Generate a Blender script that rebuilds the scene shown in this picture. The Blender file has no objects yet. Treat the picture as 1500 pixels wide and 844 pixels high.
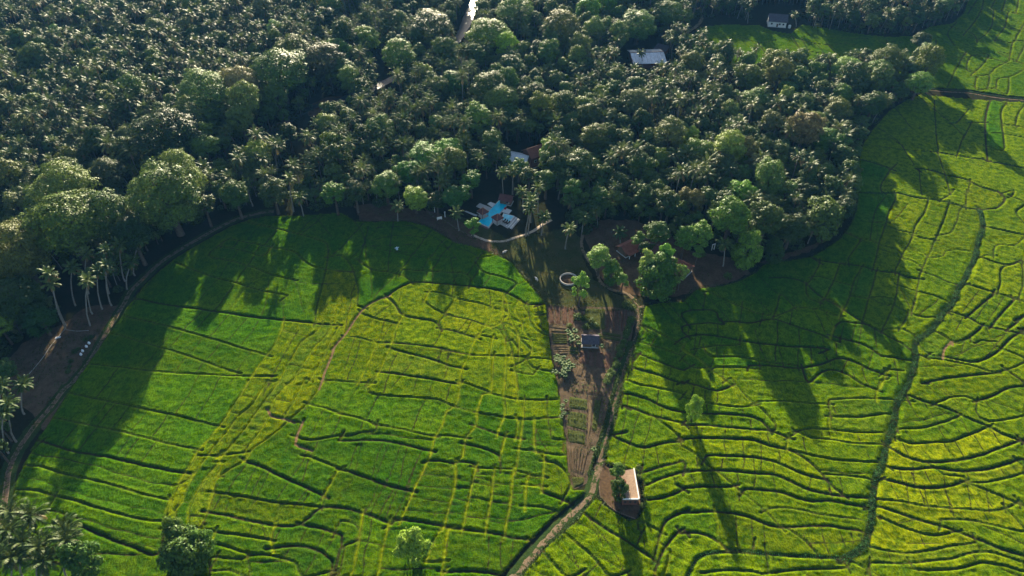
import bpy, math, random
import numpy as np
from mathutils import Vector, Matrix

rnd = random.Random(11)
S = bpy.context.scene
COL = S.collection
R = math.radians

# ------------------------------------------------------------------ camera, sky, sun, exposure
CAM_H, PITCH = 150.0, 42.0
cam_d = bpy.data.cameras.new('camera')
cam_d.sensor_width = 36.0
cam_d.lens = 24.0
cam_d.clip_start = 0.5
cam_d.clip_end = 9000.0
cam = bpy.data.objects.new('camera', cam_d)
cam.location = (0, 0, CAM_H)
cam.rotation_euler = (R(90 - PITCH), 0, 0)
COL.objects.link(cam)
S.camera = cam

SUN_EL, SUN_AZ = 15.0, -5.0      # azimuth from +Y, positive towards +X
world = bpy.data.worlds.new('World')
S.world = world
world.use_nodes = True
wn = world.node_tree
sky = wn.nodes.new('ShaderNodeTexSky')
sky.sky_type = 'NISHITA'
sky.sun_disc = False
sky.sun_elevation = R(SUN_EL)
sky.sun_rotation = R(SUN_AZ)
bg = wn.nodes['Background']
bg.inputs[1].default_value = 0.05
wn.links.new(sky.outputs[0], bg.inputs[0])

sun_d = bpy.data.lights.new('sun', 'SUN')
sun_d.energy = 5.0
sun_d.angle = R(0.55)
sun_d.color = (1.0, 0.86, 0.62)
sun = bpy.data.objects.new('sun', sun_d)
sdir = Vector((math.sin(R(SUN_AZ)) * math.cos(R(SUN_EL)), math.cos(R(SUN_AZ)) * math.cos(R(SUN_EL)), math.sin(R(SUN_EL))))
sun.rotation_euler = (-sdir).to_track_quat('-Z', 'Y').to_euler()
sun.location = sdir * 400
COL.objects.link(sun)

vs = S.view_settings
vs.view_transform = 'Standard'
vs.look = 'None'
vs.exposure = 2.2
vs.gamma = 1.0
S.render.engine = 'CYCLES'
cy = S.cycles
cy.max_bounces = 5
cy.diffuse_bounces = 2
cy.glossy_bounces = 2
cy.transmission_bounces = 3
cy.volume_bounces = 0
cy.transparent_max_bounces = 4
cy.use_denoising = True
try:
    cy.denoiser = 'OPENIMAGEDENOISE'
    cy.denoising_input_passes = 'RGB_ALBEDO_NORMAL'
    cy.denoising_prefilter = 'ACCURATE'
except Exception:
    pass
cy.sample_clamp_indirect = 4.0

# ------------------------------------------------------------------ survey: a picture position and a height give a place
CP, SP = math.cos(R(PITCH)), math.sin(R(PITCH))
def G(px, py, z=0.0):
    a, b = (px - 750) / 1000.0, (422 - py) / 1000.0
    dy, dz = CP + b * SP, -SP + b * CP
    t = (z - CAM_H) / dz
    return (a * t, dy * t)
def GV(px, py, z=0.0):
    x, y = G(px, py, z)
    return Vector((x, y, z))
def PX(x, y, z=0.0):
    f = y * CP - (z - CAM_H) * SP
    u = y * SP + (z - CAM_H) * CP
    return (750 + 1000 * x / f, 422 - 1000 * u / f)
Z3 = 2.992
def tile(ox, oy, s=Z3):
    return lambda p: (ox + p[0] / s, oy + p[1] / s)
T3, T4, T5, T6 = tile(1000, 0), tile(0, 282), tile(500, 282), tile(1000, 282)
T7, T8, T9 = tile(0, 562), tile(500, 562), tile(1000, 562)
ZP = tile(680, 270, 8.44)       # pool
ZG = tile(780, 430, 6.494)      # garden
ZL = tile(800, 540, 4.219)      # lower garden
ID = lambda p: p
def pts(s):
    return [tuple(float(v) for v in w.split(',')) for w in s.split()]
def gpts(s, T=ID, z=0.0):
    return [G(*T(p), z) for p in pts(s)]

# ------------------------------------------------------------------ objects
def tag(o, label=None, cat=None, group=None, kind=None):
    if label: o['label'] = label
    if cat: o['category'] = cat
    if group: o['group'] = group
    if kind: o['kind'] = kind
    return o
def empty(name, loc=(0, 0, 0), rz=0.0, label=None, cat=None, group=None):
    o = bpy.data.objects.new(name, None)
    o.empty_display_size = 0.3
    o.location = loc
    o.rotation_euler = (0, 0, rz)
    COL.objects.link(o)
    return tag(o, label, cat, group)

class MB:
    def __init__(s):
        s.v, s.f = [], []
    def add(s, vs_, fs):
        k = len(s.v)
        s.v += [tuple(p) for p in vs_]
        s.f += [tuple(i + k for i in f) for f in fs]
        return s
    def box(s, cx, cy_, cz, sx, sy, sz, rz=0.0):
        c, n = math.cos(rz), math.sin(rz)
        p = []
        for z in (-.5, .5):
            for (a, b) in ((-.5, -.5), (.5, -.5), (.5, .5), (-.5, .5)):
                x, y = a * sx, b * sy
                p.append((cx + x * c - y * n, cy_ + x * n + y * c, cz + z * sz))
        return s.add(p, [(3, 2, 1, 0), (4, 5, 6, 7), (0, 1, 5, 4), (1, 2, 6, 5), (2, 3, 7, 6), (3, 0, 4, 7)])
    def prism(s, poly, z0, z1):
        n = len(poly)
        a = sum(poly[i][0] * poly[(i + 1) % n][1] - poly[(i + 1) % n][0] * poly[i][1] for i in range(n))
        if a < 0: poly = poly[::-1]
        p = [(x, y, z0) for x, y in poly] + [(x, y, z1) for x, y in poly]
        fs = [tuple(range(n, 2 * n)), tuple(range(n - 1, -1, -1))]
        fs += [(i, (i + 1) % n, n + (i + 1) % n, n + i) for i in range(n)]
        return s.add(p, fs)
    def tube(s, path, rads, n=6, cap=True):
        k = len(s.v)
        P = [Vector(p) for p in path]
        for i, p in enumerate(P):
            d = (P[min(i + 1, len(P) - 1)] - P[max(i - 1, 0)]).normalized()
            a = d.cross(Vector((0.31, 0.95, 0.05))).normalized()
            b = d.cross(a)
            for j in range(n):
                t = 2 * math.pi * j / n
                s.v.append(tuple(p + (a * math.cos(t) + b * math.sin(t)) * rads[i]))
        for i in range(len(P) - 1):
            for j in range(n):
                s.f.append((k + i * n + j, k + i * n + (j + 1) % n, k + (i + 1) * n + (j + 1) % n, k + (i + 1) * n + j))
        if cap:
            s.f.append(tuple(k + (len(P) - 1) * n + j for j in range(n)))
        return s
    def mesh(s, name, mat=None, smooth=False):
        m = bpy.data.meshes.new(name)
        m.from_pydata(s.v, [], s.f)
        if mat: m.materials.append(mat)
        if smooth: m.shade_smooth()
        return m
    def build(s, name, mat=None, parent=None, smooth=False, label=None, cat=None, group=None, kind=None):
        return link(name, s.mesh(name, mat, smooth), parent, label, cat, group, kind)
def link(name, mesh, parent=None, label=None, cat=None, group=None, kind=None, loc=None, rz=0.0):
    o = bpy.data.objects.new(name, mesh)
    COL.objects.link(o)
    if parent: o.parent = parent
    if loc: o.location = loc
    if rz: o.rotation_euler = (0, 0, rz)
    return tag(o, label, cat, group, kind)

def catmull(P, step):
    P = [np.array(p, float) for p in P]
    if len(P) < 3:
        P = [P[0], (P[0] + P[-1]) / 2, P[-1]]
    Q = [2 * P[0] - P[1]] + P + [2 * P[-1] - P[-2]]
    out = []
    for i in range(1, len(Q) - 2):
        n = max(1, int(np.linalg.norm(Q[i + 1] - Q[i]) / step))
        for k in range(n):
            t = k / n
            out.append(0.5 * (2 * Q[i] + (Q[i + 1] - Q[i - 1]) * t + (2 * Q[i - 1] - 5 * Q[i] + 4 * Q[i + 1] - Q[i + 2]) * t * t + (3 * Q[i] - Q[i - 1] - 3 * Q[i + 1] + Q[i + 2]) * t ** 3))
    out.append(Q[-2])
    return out

def ribbon(name, line, width, z, mat, step=1.2, jit=0.12, sag=0.0, prof=None, **kw):
    """a path or ditch laid along a line, cross-section of several points"""
    C = catmull(line, step)
    prof = prof or [(-1, -.05), (-.75, 0.0), (-.3, .03 - sag), (.3, .03 - sag), (.75, 0.0), (1, -.05)]
    b = MB()
    rr = random.Random(len(line) * 7 + int(line[0][0] * 10))
    n = len(prof)
    for i, c in enumerate(C):
        d = C[min(i + 1, len(C) - 1)] - C[max(i - 1, 0)]
        d = d / (np.linalg.norm(d) + 1e-9)
        nrm = np.array((-d[1], d[0]))
        w = width(i / (len(C) - 1)) if callable(width) else width
        for (u, h) in prof:
            q = c + nrm * (u * w / 2 + rr.uniform(-jit, jit) * abs(u))
            b.v.append((q[0], q[1], z + h + rr.uniform(-.012, .012)))
    for i in range(len(C) - 1):
        for j in range(n - 1):
            b.f.append((i * n + j, i * n + j + 1, (i + 1) * n + j + 1, (i + 1) * n + j))
    b.f = [tuple(reversed(f)) for f in b.f]
    return b.build(name, mat, smooth=True, **kw)

def rough_poly(poly, step=1.5, jit=0.35, seed=1):
    rr = random.Random(seed)
    out = []
    for i in range(len(poly)):
        a, c = np.array(poly[i]), np.array(poly[(i + 1) % len(poly)])
        n = max(1, int(np.linalg.norm(c - a) / step))
        for k in range(n):
            q = a + (c - a) * k / n
            out.append((q[0] + rr.uniform(-jit, jit), q[1] + rr.uniform(-jit, jit)))
    return out

# ------------------------------------------------------------------ materials
def mat(name):
    m = bpy.data.materials.new(name)
    m.use_nodes = True
    nt = m.node_tree
    return m, nt, nt.nodes['Principled BSDF']
def setp(b, **k):
    for a, v in k.items():
        b.inputs[a.replace('_', ' ')].default_value = v
def pos(nt, scale=(1, 1, 1)):
    g = nt.nodes.new('ShaderNodeNewGeometry')
    mp = nt.nodes.new('ShaderNodeMapping')
    mp.inputs['Scale'].default_value = scale
    nt.links.new(g.outputs['Position'], mp.inputs['Vector'])
    return mp.outputs[0]
def noise(nt, vec, scale, detail=3.0, rough=0.55):
    n = nt.nodes.new('ShaderNodeTexNoise')
    n.inputs['Scale'].default_value = scale
    n.inputs['Detail'].default_value = detail
    n.inputs['Roughness'].default_value = rough
    if vec is not None: nt.links.new(vec, n.inputs['Vector'])
    return n.outputs['Fac']
def ramp(nt, fac, stops, interp='LINEAR'):
    r = nt.nodes.new('ShaderNodeValToRGB')
    cr = r.color_ramp
    cr.interpolation = interp
    while len(cr.elements) < len(stops): cr.elements.new(0.5)
    for e, (p, c) in zip(cr.elements, stops):
        e.position = p
        e.color = tuple(c) + (1,) if len(c) == 3 else c
    nt.links.new(fac, r.inputs[0])
    return r.outputs[0]
def mix(nt, fac, a, b, typ='MIX'):
    m = nt.nodes.new('ShaderNodeMix')
    m.data_type = 'RGBA'
    m.blend_type = typ
    for k, v in ((0, fac), (6, a), (7, b)):
        if hasattr(v, 'is_linked') or hasattr(v, 'links'): nt.links.new(v, m.inputs[k])
        elif k == 0: m.inputs[0].default_value = v
        else: m.inputs[k].default_value = tuple(v) + (1,)
    return m.outputs[2]
def mathn(nt, op, a, b=0.0):
    m = nt.nodes.new('ShaderNodeMath')
    m.operation = op
    for k, v in ((0, a), (1, b)):
        if hasattr(v, 'links'): nt.links.new(v, m.inputs[k])
        else: m.inputs[k].default_value = v
    return m.outputs[0]
def bump(nt, b, h, strength, dist=0.1):
    n = nt.nodes.new('ShaderNodeBump')
    n.inputs['Strength'].default_value = strength
    n.inputs['Distance'].default_value = dist
    nt.links.new(h, n.inputs['Height'])
    nt.links.new(n.outputs[0], b.inputs['Normal'])
def attr(nt, name):
    a = nt.nodes.new('ShaderNodeAttribute')
    a.attribute_name = name
    return a.outputs['Fac']

def simple(name, c1, c2, scale=1.0, rough=0.8, spec=0.3, bstr=0.4, bscale=None, metal=0.0, stretch=(1, 1, 1), bdist=0.08):
    m, nt, b = mat(name)
    v = pos(nt, stretch)
    f = noise(nt, v, scale, 5)
    c = ramp(nt, f, [(0.3, c1), (0.7, c2)])
    f2 = noise(nt, pos(nt), (bscale or scale * 5), 3)
    c = mix(nt, 0.35, c, ramp(nt, f2, [(0.25, [x * .55 for x in c1]), (0.75, [min(1, x * 1.3) for x in c2])]))
    nt.links.new(c, b.inputs['Base Color'])
    setp(b, Roughness=rough, Metallic=metal)
    b.inputs['Specular IOR Level'].default_value = 0.0 if spec <= .2 else spec
    if spec <= .2: b.inputs['Specular Tint'].default_value = (0, 0, 0, 1)
    if bstr: bump(nt, b, f2, bstr, bdist)
    return m

M = {}
# rice: object colour = crop hue plus painted light; attribute soil = bare bund plus painted shade, yel = painted sunlit lip, tan = trodden dry bund
def rice_mat():
    m, nt, b = mat('rice_crop')
    oi = nt.nodes.new('ShaderNodeObjectInfo')
    v = pos(nt)
    big = noise(nt, v, 0.05, 4, .6)
    mid = noise(nt, v, 0.55, 4, .62)
    fine = noise(nt, pos(nt, (1.0, .55, 1)), 2.6, 3, .65)
    c = mix(nt, ramp(nt, big, [(.38, (0, 0, 0)), (.7, (.45, .45, .45))]), oi.outputs['Color'], (0.120, 0.160, 0.001))
    c = mix(nt, ramp(nt, mid, [(.40, (.65, .65, .65)), (.56, (0, 0, 0))]), c, (0.016, 0.062, 0.002))
    c = mix(nt, 0.7, c, ramp(nt, fine, [(.3, (.28, .32, .30)), (.72, (1.6, 1.52, 1.3))]), 'MULTIPLY')
    # lodged, bluish patches
    lo = noise(nt, v, 0.16, 5, .7)
    c = mix(nt, ramp(nt, lo, [(.66, (0, 0, 0)), (.76, (.5, .5, .5))]), c, (0.045, 0.115, 0.040))
    soil = attr(nt, 'soil')
    fine_k = mathn(nt, 'ADD', mathn(nt, 'MULTIPLY', fine, .8), .5)
    edge = mathn(nt, 'ADD', soil, mathn(nt, 'MULTIPLY', mathn(nt, 'SUBTRACT', fine, .5), .9))
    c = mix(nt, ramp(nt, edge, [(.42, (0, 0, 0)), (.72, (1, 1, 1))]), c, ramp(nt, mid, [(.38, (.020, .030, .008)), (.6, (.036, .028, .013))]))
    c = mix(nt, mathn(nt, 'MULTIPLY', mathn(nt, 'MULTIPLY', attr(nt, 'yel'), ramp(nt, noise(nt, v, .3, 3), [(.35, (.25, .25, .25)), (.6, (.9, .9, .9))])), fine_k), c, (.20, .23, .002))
    tan = mathn(nt, 'ADD', attr(nt, 'tan'), mathn(nt, 'MULTIPLY', mathn(nt, 'SUBTRACT', fine, .5), 1.0))
    c = mix(nt, ramp(nt, tan, [(.45, (0, 0, 0)), (.7, (1, 1, 1))]), c, (.15, .10, .05))
    nt.links.new(c, b.inputs['Base Color'])
    setp(b, Roughness=0.62)
    b.inputs['Specular IOR Level'].default_value = 0.0
    b.inputs['Specular Tint'].default_value = (0, 0, 0, 1)
    b.inputs['Sheen Weight'].default_value = 0.0
    h = mathn(nt, 'ADD', fine, mathn(nt, 'MULTIPLY', mid, 1.2))
    bump(nt, b, h, 0.8, 0.30)
    return m
M['rice'] = rice_mat()
M['floor'] = simple('forest_soil', (.010, .018, .007), (.028, .026, .013), .25, .95, .1, .6)
M['lawn'] = simple('rough_grass', (.022, .045, .010), (.070, .060, .026), .22, .95, .1, .7, bscale=2.5, bdist=.15)
M['verge'] = simple('verge_grass', (.018, .045, .012), (.040, .060, .018), .5, .95, .1, .7, bscale=2.5, bdist=.2)
M['redsoil'] = simple('red_soil', (.050, .034, .019), (.125, .082, .050), .30, .95, .05, .5)
M['brown'] = simple('brown_soil', (.050, .036, .022), (.130, .096, .062), .5, .95, .1, .8, bscale=3)
M['bed_dark'] = simple('dark_tilled_soil', (.060, .036, .024), (.130, .078, .054), .8, .95, .1, .8, bscale=4)
M['bed_tan'] = simple('dry_tilled_soil', (.085, .062, .034), (.16, .12, .07), .8, .95, .1, .8, bscale=4)
M['bed_green'] = simple('weedy_bed', (.036, .046, .014), (.075, .085, .026), .9, .95, .1, .8, bscale=4)
M['path'] = simple('dirt_path', (.15, .105, .068), (.26, .19, .13), .6, .95, .1, .5, bscale=3)
M['sand'] = simple('sandy_path', (.36, .28, .20), (.52, .42, .32), .8, .95, .1, .3)
M['rut'] = simple('worn_track', (.11, .08, .055), (.21, .155, .11), .7, .95, .1, .5, bscale=3)
def path_mat(name, c1, c2, grass=.5):
    m, nt, b = mat(name)
    f = noise(nt, pos(nt), .8, 5, .65)
    c = ramp(nt, noise(nt, pos(nt), 2.5, 4), [(.3, c1), (.7, c2)])
    c = mix(nt, ramp(nt, f, [(grass, (0, 0, 0)), (grass + .08, (1, 1, 1))]), c, (.035, .055, .015))
    nt.links.new(c, b.inputs['Base Color'])
    setp(b, Roughness=.95)
    b.inputs['Specular IOR Level'].default_value = 0
    b.inputs['Specular Tint'].default_value = (0, 0, 0, 1)
    bump(nt, b, f, .7, .15)
    return m
M['path'] = path_mat('dirt_path', (.13, .09, .055), (.22, .16, .11), .50)
M['rut'] = path_mat('worn_track', (.09, .062, .042), (.17, .12, .085), .50)
M['tree_soil'] = None
M['water'] = None
def water(name, col, rough, bs, bst, spec=.5):
    m, nt, b = mat(name)
    nt.links.new(ramp(nt, noise(nt, pos(nt), .5, 3), [(.3, col), (.7, [x * 1.4 for x in col])]), b.inputs['Base Color'])
    setp(b, Roughness=rough)
    b.inputs['Specular IOR Level'].default_value = spec
    bump(nt, b, noise(nt, pos(nt), bs, 3), bst, .05)
    return m
M['river'] = water('river_water', (.020, .030, .030), .34, 1.6, 1.0, .12)
M['pool'] = water('pool_water', (.002, .46, .62), .3, 2.0, .3, .08)
M['poolpale'] = water('shallow_pool_water', (.20, .58, .68), .3, 2.0, .3, .1)
M['concrete'] = simple('pale_concrete', (.34, .34, .33), (.48, .47, .45), .8, .85, .3, .2)
M['white'] = simple('white_plaster', (.62, .61, .58), (.78, .77, .74), .8, .8, .3, .15)
M['tile'] = simple('red_roof_tiles', (.16, .050, .032), (.26, .095, .060), 1.2, .75, .3, .5)
M['maroon'] = simple('dark_red_tiles', (.085, .034, .034), (.15, .062, .055), 1.2, .75, .3, .5)
M['ridge'] = simple('ridge_tiles', (.30, .12, .06), (.42, .19, .10), 1.2, .75, .3, .3)
M['greyroof'] = simple('weathered_grey_roof', (.055, .050, .066), (.115, .105, .125), 1.6, .8, .2, .5)
M['metalroof'] = simple('pale_metal_sheet', (.52, .54, .58), (.74, .76, .80), .3, .38, .6, .15, metal=.35)
M['brickwall'] = simple('raw_brick', (.12, .055, .040), (.19, .095, .070), 2.0, .9, .2, .5)
M['slab'] = simple('bare_concrete_slab', (.25, .17, .12), (.38, .27, .19), .5, .9, .2, .2)
M['dark'] = simple('dark_opening', (.010, .010, .012), (.02, .02, .024), 1, .5, .3, 0)
M['glass'] = simple('window_glass', (.02, .03, .04), (.04, .05, .06), 1, .08, .6, 0)
M['wood'] = simple('weathered_wood', (.10, .07, .05), (.17, .12, .085), 1, .8, .2, .2)
M['black'] = simple('black_fabric', (.012, .012, .014), (.03, .03, .034), 2, .7, .3, 0)
M['red'] = simple('red_fabric', (.35, .02, .04), (.48, .04, .06), 2, .7, .3, 0)
M['blue'] = simple('pale_blue_cloth', (.35, .45, .55), (.5, .6, .7), 2, .7, .3, 0)
M['cow'] = simple('pale_hide', (.55, .48, .42), (.72, .64, .58), 2, .8, .2, 0)
M['sack'] = simple('white_sacking', (.62, .64, .68), (.80, .82, .84), 2, .8, .2, .2)
M['fence'] = simple('weathered_post', (.30, .28, .26), (.45, .42, .38), 2, .8, .2, 0)
def bark_mat(name, c1, c2):
    m, nt, b = mat(name)
    v = pos(nt, (1, 1, 5))
    nt.links.new(ramp(nt, noise(nt, v, 1.2, 4), [(.3, c1), (.7, c2)]), b.inputs['Base Color'])
    setp(b, Roughness=.9)
    b.inputs['Specular IOR Level'].default_value = .15
    return m
M['bark'] = bark_mat('brown_bark', (.055, .042, .032), (.12, .10, .08))
M['palmbark'] = bark_mat('pale_palm_bark', (.14, .125, .11), (.28, .26, .23))
def leaf_mat(name, stops, trans=.35, rough=.5, spec=.35, tint=(1, 1, 1), warm=.35):
    m, nt, b = mat(name)
    oi = nt.nodes.new('ShaderNodeObjectInfo')
    geo = nt.nodes.new('ShaderNodeNewGeometry')
    c = ramp(nt, oi.outputs['Random'], stops)
    c = mix(nt, 1.0, c, oi.outputs['Color'], 'MULTIPLY')
    c = mix(nt, .8, c, ramp(nt, geo.outputs['Random Per Island'], [(0, (.55, .6, .6)), (.6, (1.1, 1.1, 1)), (1, (1.75, 1.6, 1.3))]), 'MULTIPLY')
    nt.links.new(c, b.inputs['Base Color'])
    setp(b, Roughness=rough)
    b.inputs['Specular IOR Level'].default_value = spec
    t = nt.nodes.new('ShaderNodeBsdfTranslucent')
    tc = mix(nt, warm, c, (.16, .19, .02))
    nt.links.new(tc, t.inputs['Color'])
    ms = nt.nodes.new('ShaderNodeMixShader')
    ms.inputs[0].default_value = trans
    nt.links.new(b.outputs[0], ms.inputs[1])
    nt.links.new(t.outputs[0], ms.inputs[2])
    nt.links.new(ms.outputs[0], nt.nodes['Material Output'].inputs['Surface'])
    return m
M['leaf'] = leaf_mat('broad_leaves', [(0, (.040, .085, .020)), (.3, (.060, .118, .024)), (.55, (.086, .130, .032)), (.75, (.066, .145, .020)), (.9, (.115, .175, .030)), (1, (.120, .130, .062))], .18, .55, .18)
M['frond'] = leaf_mat('palm_fronds', [(0, (.044, .082, .026)), (.5, (.066, .104, .032)), (1, (.100, .130, .042))], .20, .5, .09, warm=.25)
M['deadfrond'] = leaf_mat('dry_fronds', [(0, (.14, .09, .045)), (1, (.20, .13, .06))], .2, .6, .3)
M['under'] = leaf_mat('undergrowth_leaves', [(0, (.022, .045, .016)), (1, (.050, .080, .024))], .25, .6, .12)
M['banana'] = leaf_mat('banana_leaves', [(0, (.060, .12, .030)), (1, (.12, .17, .055))], .3, .6, .15)
M['reed'] = leaf_mat('stream_weeds', [(0, (.016, .070, .020)), (1, (.034, .110, .034))], .2, .7, .03)

# ------------------------------------------------------------------ ground sheet out to the horizon
gb = MB()
xs = [-4200, -1500, -600, -300, -150, 0, 150, 300, 600, 1500, 4200]
ys = [-1500, -300, 0, 100, 200, 300, 450, 700, 1500, 3500, 7000]
for y in ys:
    for x in xs: gb.v.append((x, y, -0.06))
for j in range(len(ys) - 1):
    for i in range(len(xs) - 1):
        k = j * len(xs) + i
        gb.f.append((k, k + 1, k + 1 + len(xs), k + len(xs)))
gb.build('ground', M['floor'], kind='structure')

# ------------------------------------------------------------------ rice land: outlines and bunds as surveyed
FIELD_POLY = {
 'west': [T4(p) for p in pts("1170,104 1090,122 1010,150 930,195 850,240 770,290 700,345 640,400 590,462 545,520 490,605 430,690 380,765 325,838")]
   + [T7(p) for p in pts("250,120 190,210 150,270 110,345 70,430 55,520 60,600 30,660")] + pts("0,770 -60,800 -120,900 706,900 712,870")
   + [T8(p) for p in pts("700,844 745,790 790,735 830,690 880,640 930,590 1000,532 1062,488 1070,466 1020,468 1003,430 990,330 982,250 965,120 950,20")]
   + [T5(p) for p in pts("940,800 925,740 912,640 905,560 898,490 868,452 830,410 790,362 752,312 710,290 650,262 580,240 500,222 440,187 380,152 300,132 230,127 150,132 60,127 0,90")]
   + [T4(p) for p in pts("1400,98 1290,104")],
 'east': pts("1357,140 1420,146 1500,151 1640,158 1900,1000 725,1000 740,880 752,858 775,830 810,792 848,760")
   + [T8(p) for p in pts("1066,558 1116,500 1150,530 1200,565 1260,600 1300,590 1325,540 1322,440 1305,395 1240,370 1190,360 1158,350 1160,300 1180,230 1205,150 1225,60")]
   + [T5(p) for p in pts("1235,820 1275,700 1310,590 1330,500 1400,485 1496,480")]
   + [T6(p) for p in pts("60,425 180,410 260,385 320,350 350,320 400,305 470,300 560,285 620,250 680,210 730,150 755,90 765,20")]
   + [T3(p) for p in pts("770,700 785,640 830,570 900,490 980,440 1060,408")],
 'far': [T3(p) for p in pts("1085,385 1080,340 1010,330 800,330 550,330 300,310 60,250 20,170 90,120 190,110 340,115 400,140 470,150 520,110 600,120 760,150 900,165 1010,160 1080,120 1180,105 1230,60 1250,0 1270,-120 1800,-120 1750,430 1496,430 1420,422 1330,410 1250,396 1150,390")],
}
LINES = []   # (class, [px])
def L(T, text):
    for row in text.strip().split('\n'):
        for item in row.split(';'):
            w = item.split()
            if len(w) >= 3: LINES.append((w[0], [T(tuple(float(v) for v in q.split(','))) for q in w[1:]]))
L(T4, """n 1075,130 1180,155 1290,180 1380,205 1430,225 1440,262
n 1000,207 1100,225 1200,245 1290,262 1340,310 1400,335 1480,345 1560,350
n 960,235 1060,255 1150,280
n 915,280 1020,305 1120,335 1200,365 1290,388
n 775,312 870,350 960,380 1050,405 1150,435 1260,455
b 590,470 700,490 800,505 950,525 1100,548 1240,562 1330,572 1410,580 1500,585
n 535,533 640,565 760,595 860,625 950,650 1060,685 1175,718
n 475,614 580,645 700,680 800,710 900,745 970,770 1042,792
n 375,753 500,765 640,782 800,795 950,803 1090,808 1190,808
p 1245,565 1230,620 1205,670 1170,715 1130,770 1085,840 1060,880
t 1300,620 1260,690 1215,770 1180,840 1160,880
p 1410,580 1390,610 1330,650 1290,710 1250,780 1215,840
p 1455,590 1420,640 1380,680 1340,740 1300,800 1280,840
p 1490,590 1450,650 1430,700 1395,770 1350,840
q 1466,682 1445,740 1425,790 1405,850
n 1440,262 1430,330 1410,420 1390,500 1380,570; t 1240,470 1245,565; t 1290,390 1310,440 1330,520; t 1330,400 1500,405
t 1180,400 1170,470 1150,540; t 1385,115 1450,190; t 1190,808 1185,844; t 1042,792 1040,808""")
L(T7, """n 290,38 400,65 520,88 640,115 760,140 860,165 965,190
n 215,148 330,170 450,195 560,220 680,250 800,280 870,293
b 140,243 230,270 330,300 450,320 560,345 680,372 760,388 815,395
n 95,346 190,370 290,400 400,425 500,450 600,480 700,505 755,517
n 60,466 150,470 240,495 330,515 420,545 520,575 610,595 722,608
n 240,500 215,545 185,580 120,640
b 265,614 340,622 420,655 500,690 590,720 690,748
n 270,612 235,650 200,690 150,740
p 1085,10 1030,90 965,185 920,240 870,295 830,365 790,430 750,510 730,560 725,640
p 1175,-10 1110,90 1050,140 990,220 940,280 905,330 860,390 820,460 800,520 770,560 765,640
p 1230,-10 1160,80 1110,150 1060,220 990,300 950,360 900,420 860,480 830,540 830,640
p 1290,-20 1210,60 1190,110 1150,200 1090,280 1070,312
p 1340,-20 1290,80 1245,155
q 1180,128 1190,145 1255,160 1275,168
p 1425,-10 1350,90 1270,165 1180,240 1110,290 1075,340 1000,385 945,430 935,480 910,560 880,620 855,680
n 865,316 940,320 1000,313 1075,303
p 985,345 950,415; p 990,310 950,330; p 800,440 830,420 860,390
n 1275,165 1325,180 1300,235; q 1325,180 1300,235 1295,270 1350,292
n 1295,235 1360,252 1440,240 1500,228
n 1350,90 1420,110 1500,136
b 1080,345 1150,370 1230,410 1310,445 1380,475 1425,497
t 1345,290 1330,340 1280,415
n 1355,325 1430,350 1500,380
n 1420,495 1415,540 ;p 1420,495 1450,440 1480,390
n 930,478 1010,490 1080,500 1180,520 1290,530 1412,543
b 905,565 990,580 1080,600 1180,620 1240,630 1320,620 1360,590 1412,545 1500,548
p 1205,630 1185,690 1195,722
n 870,635 940,650 1000,660 1090,672 1185,690
p 945,655 930,700; n 930,700 1000,720 1080,745 1120,755
n 925,765 1010,770 1060,770 1110,755 1180,755 1250,770 1300,795 1330,850
b 1190,725 1290,715 1370,725 1420,745 1455,780 1455,850
b 1335,625 1400,635 1450,650 1500,668
n 920,820 1010,820 1090,850; t 1500,700 1470,844; t 1480,750 1465,844
t 1125,370 1070,480; t 1180,390 1130,500; t 1345,470 1300,530; t 1150,620 1165,672""")
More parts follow.
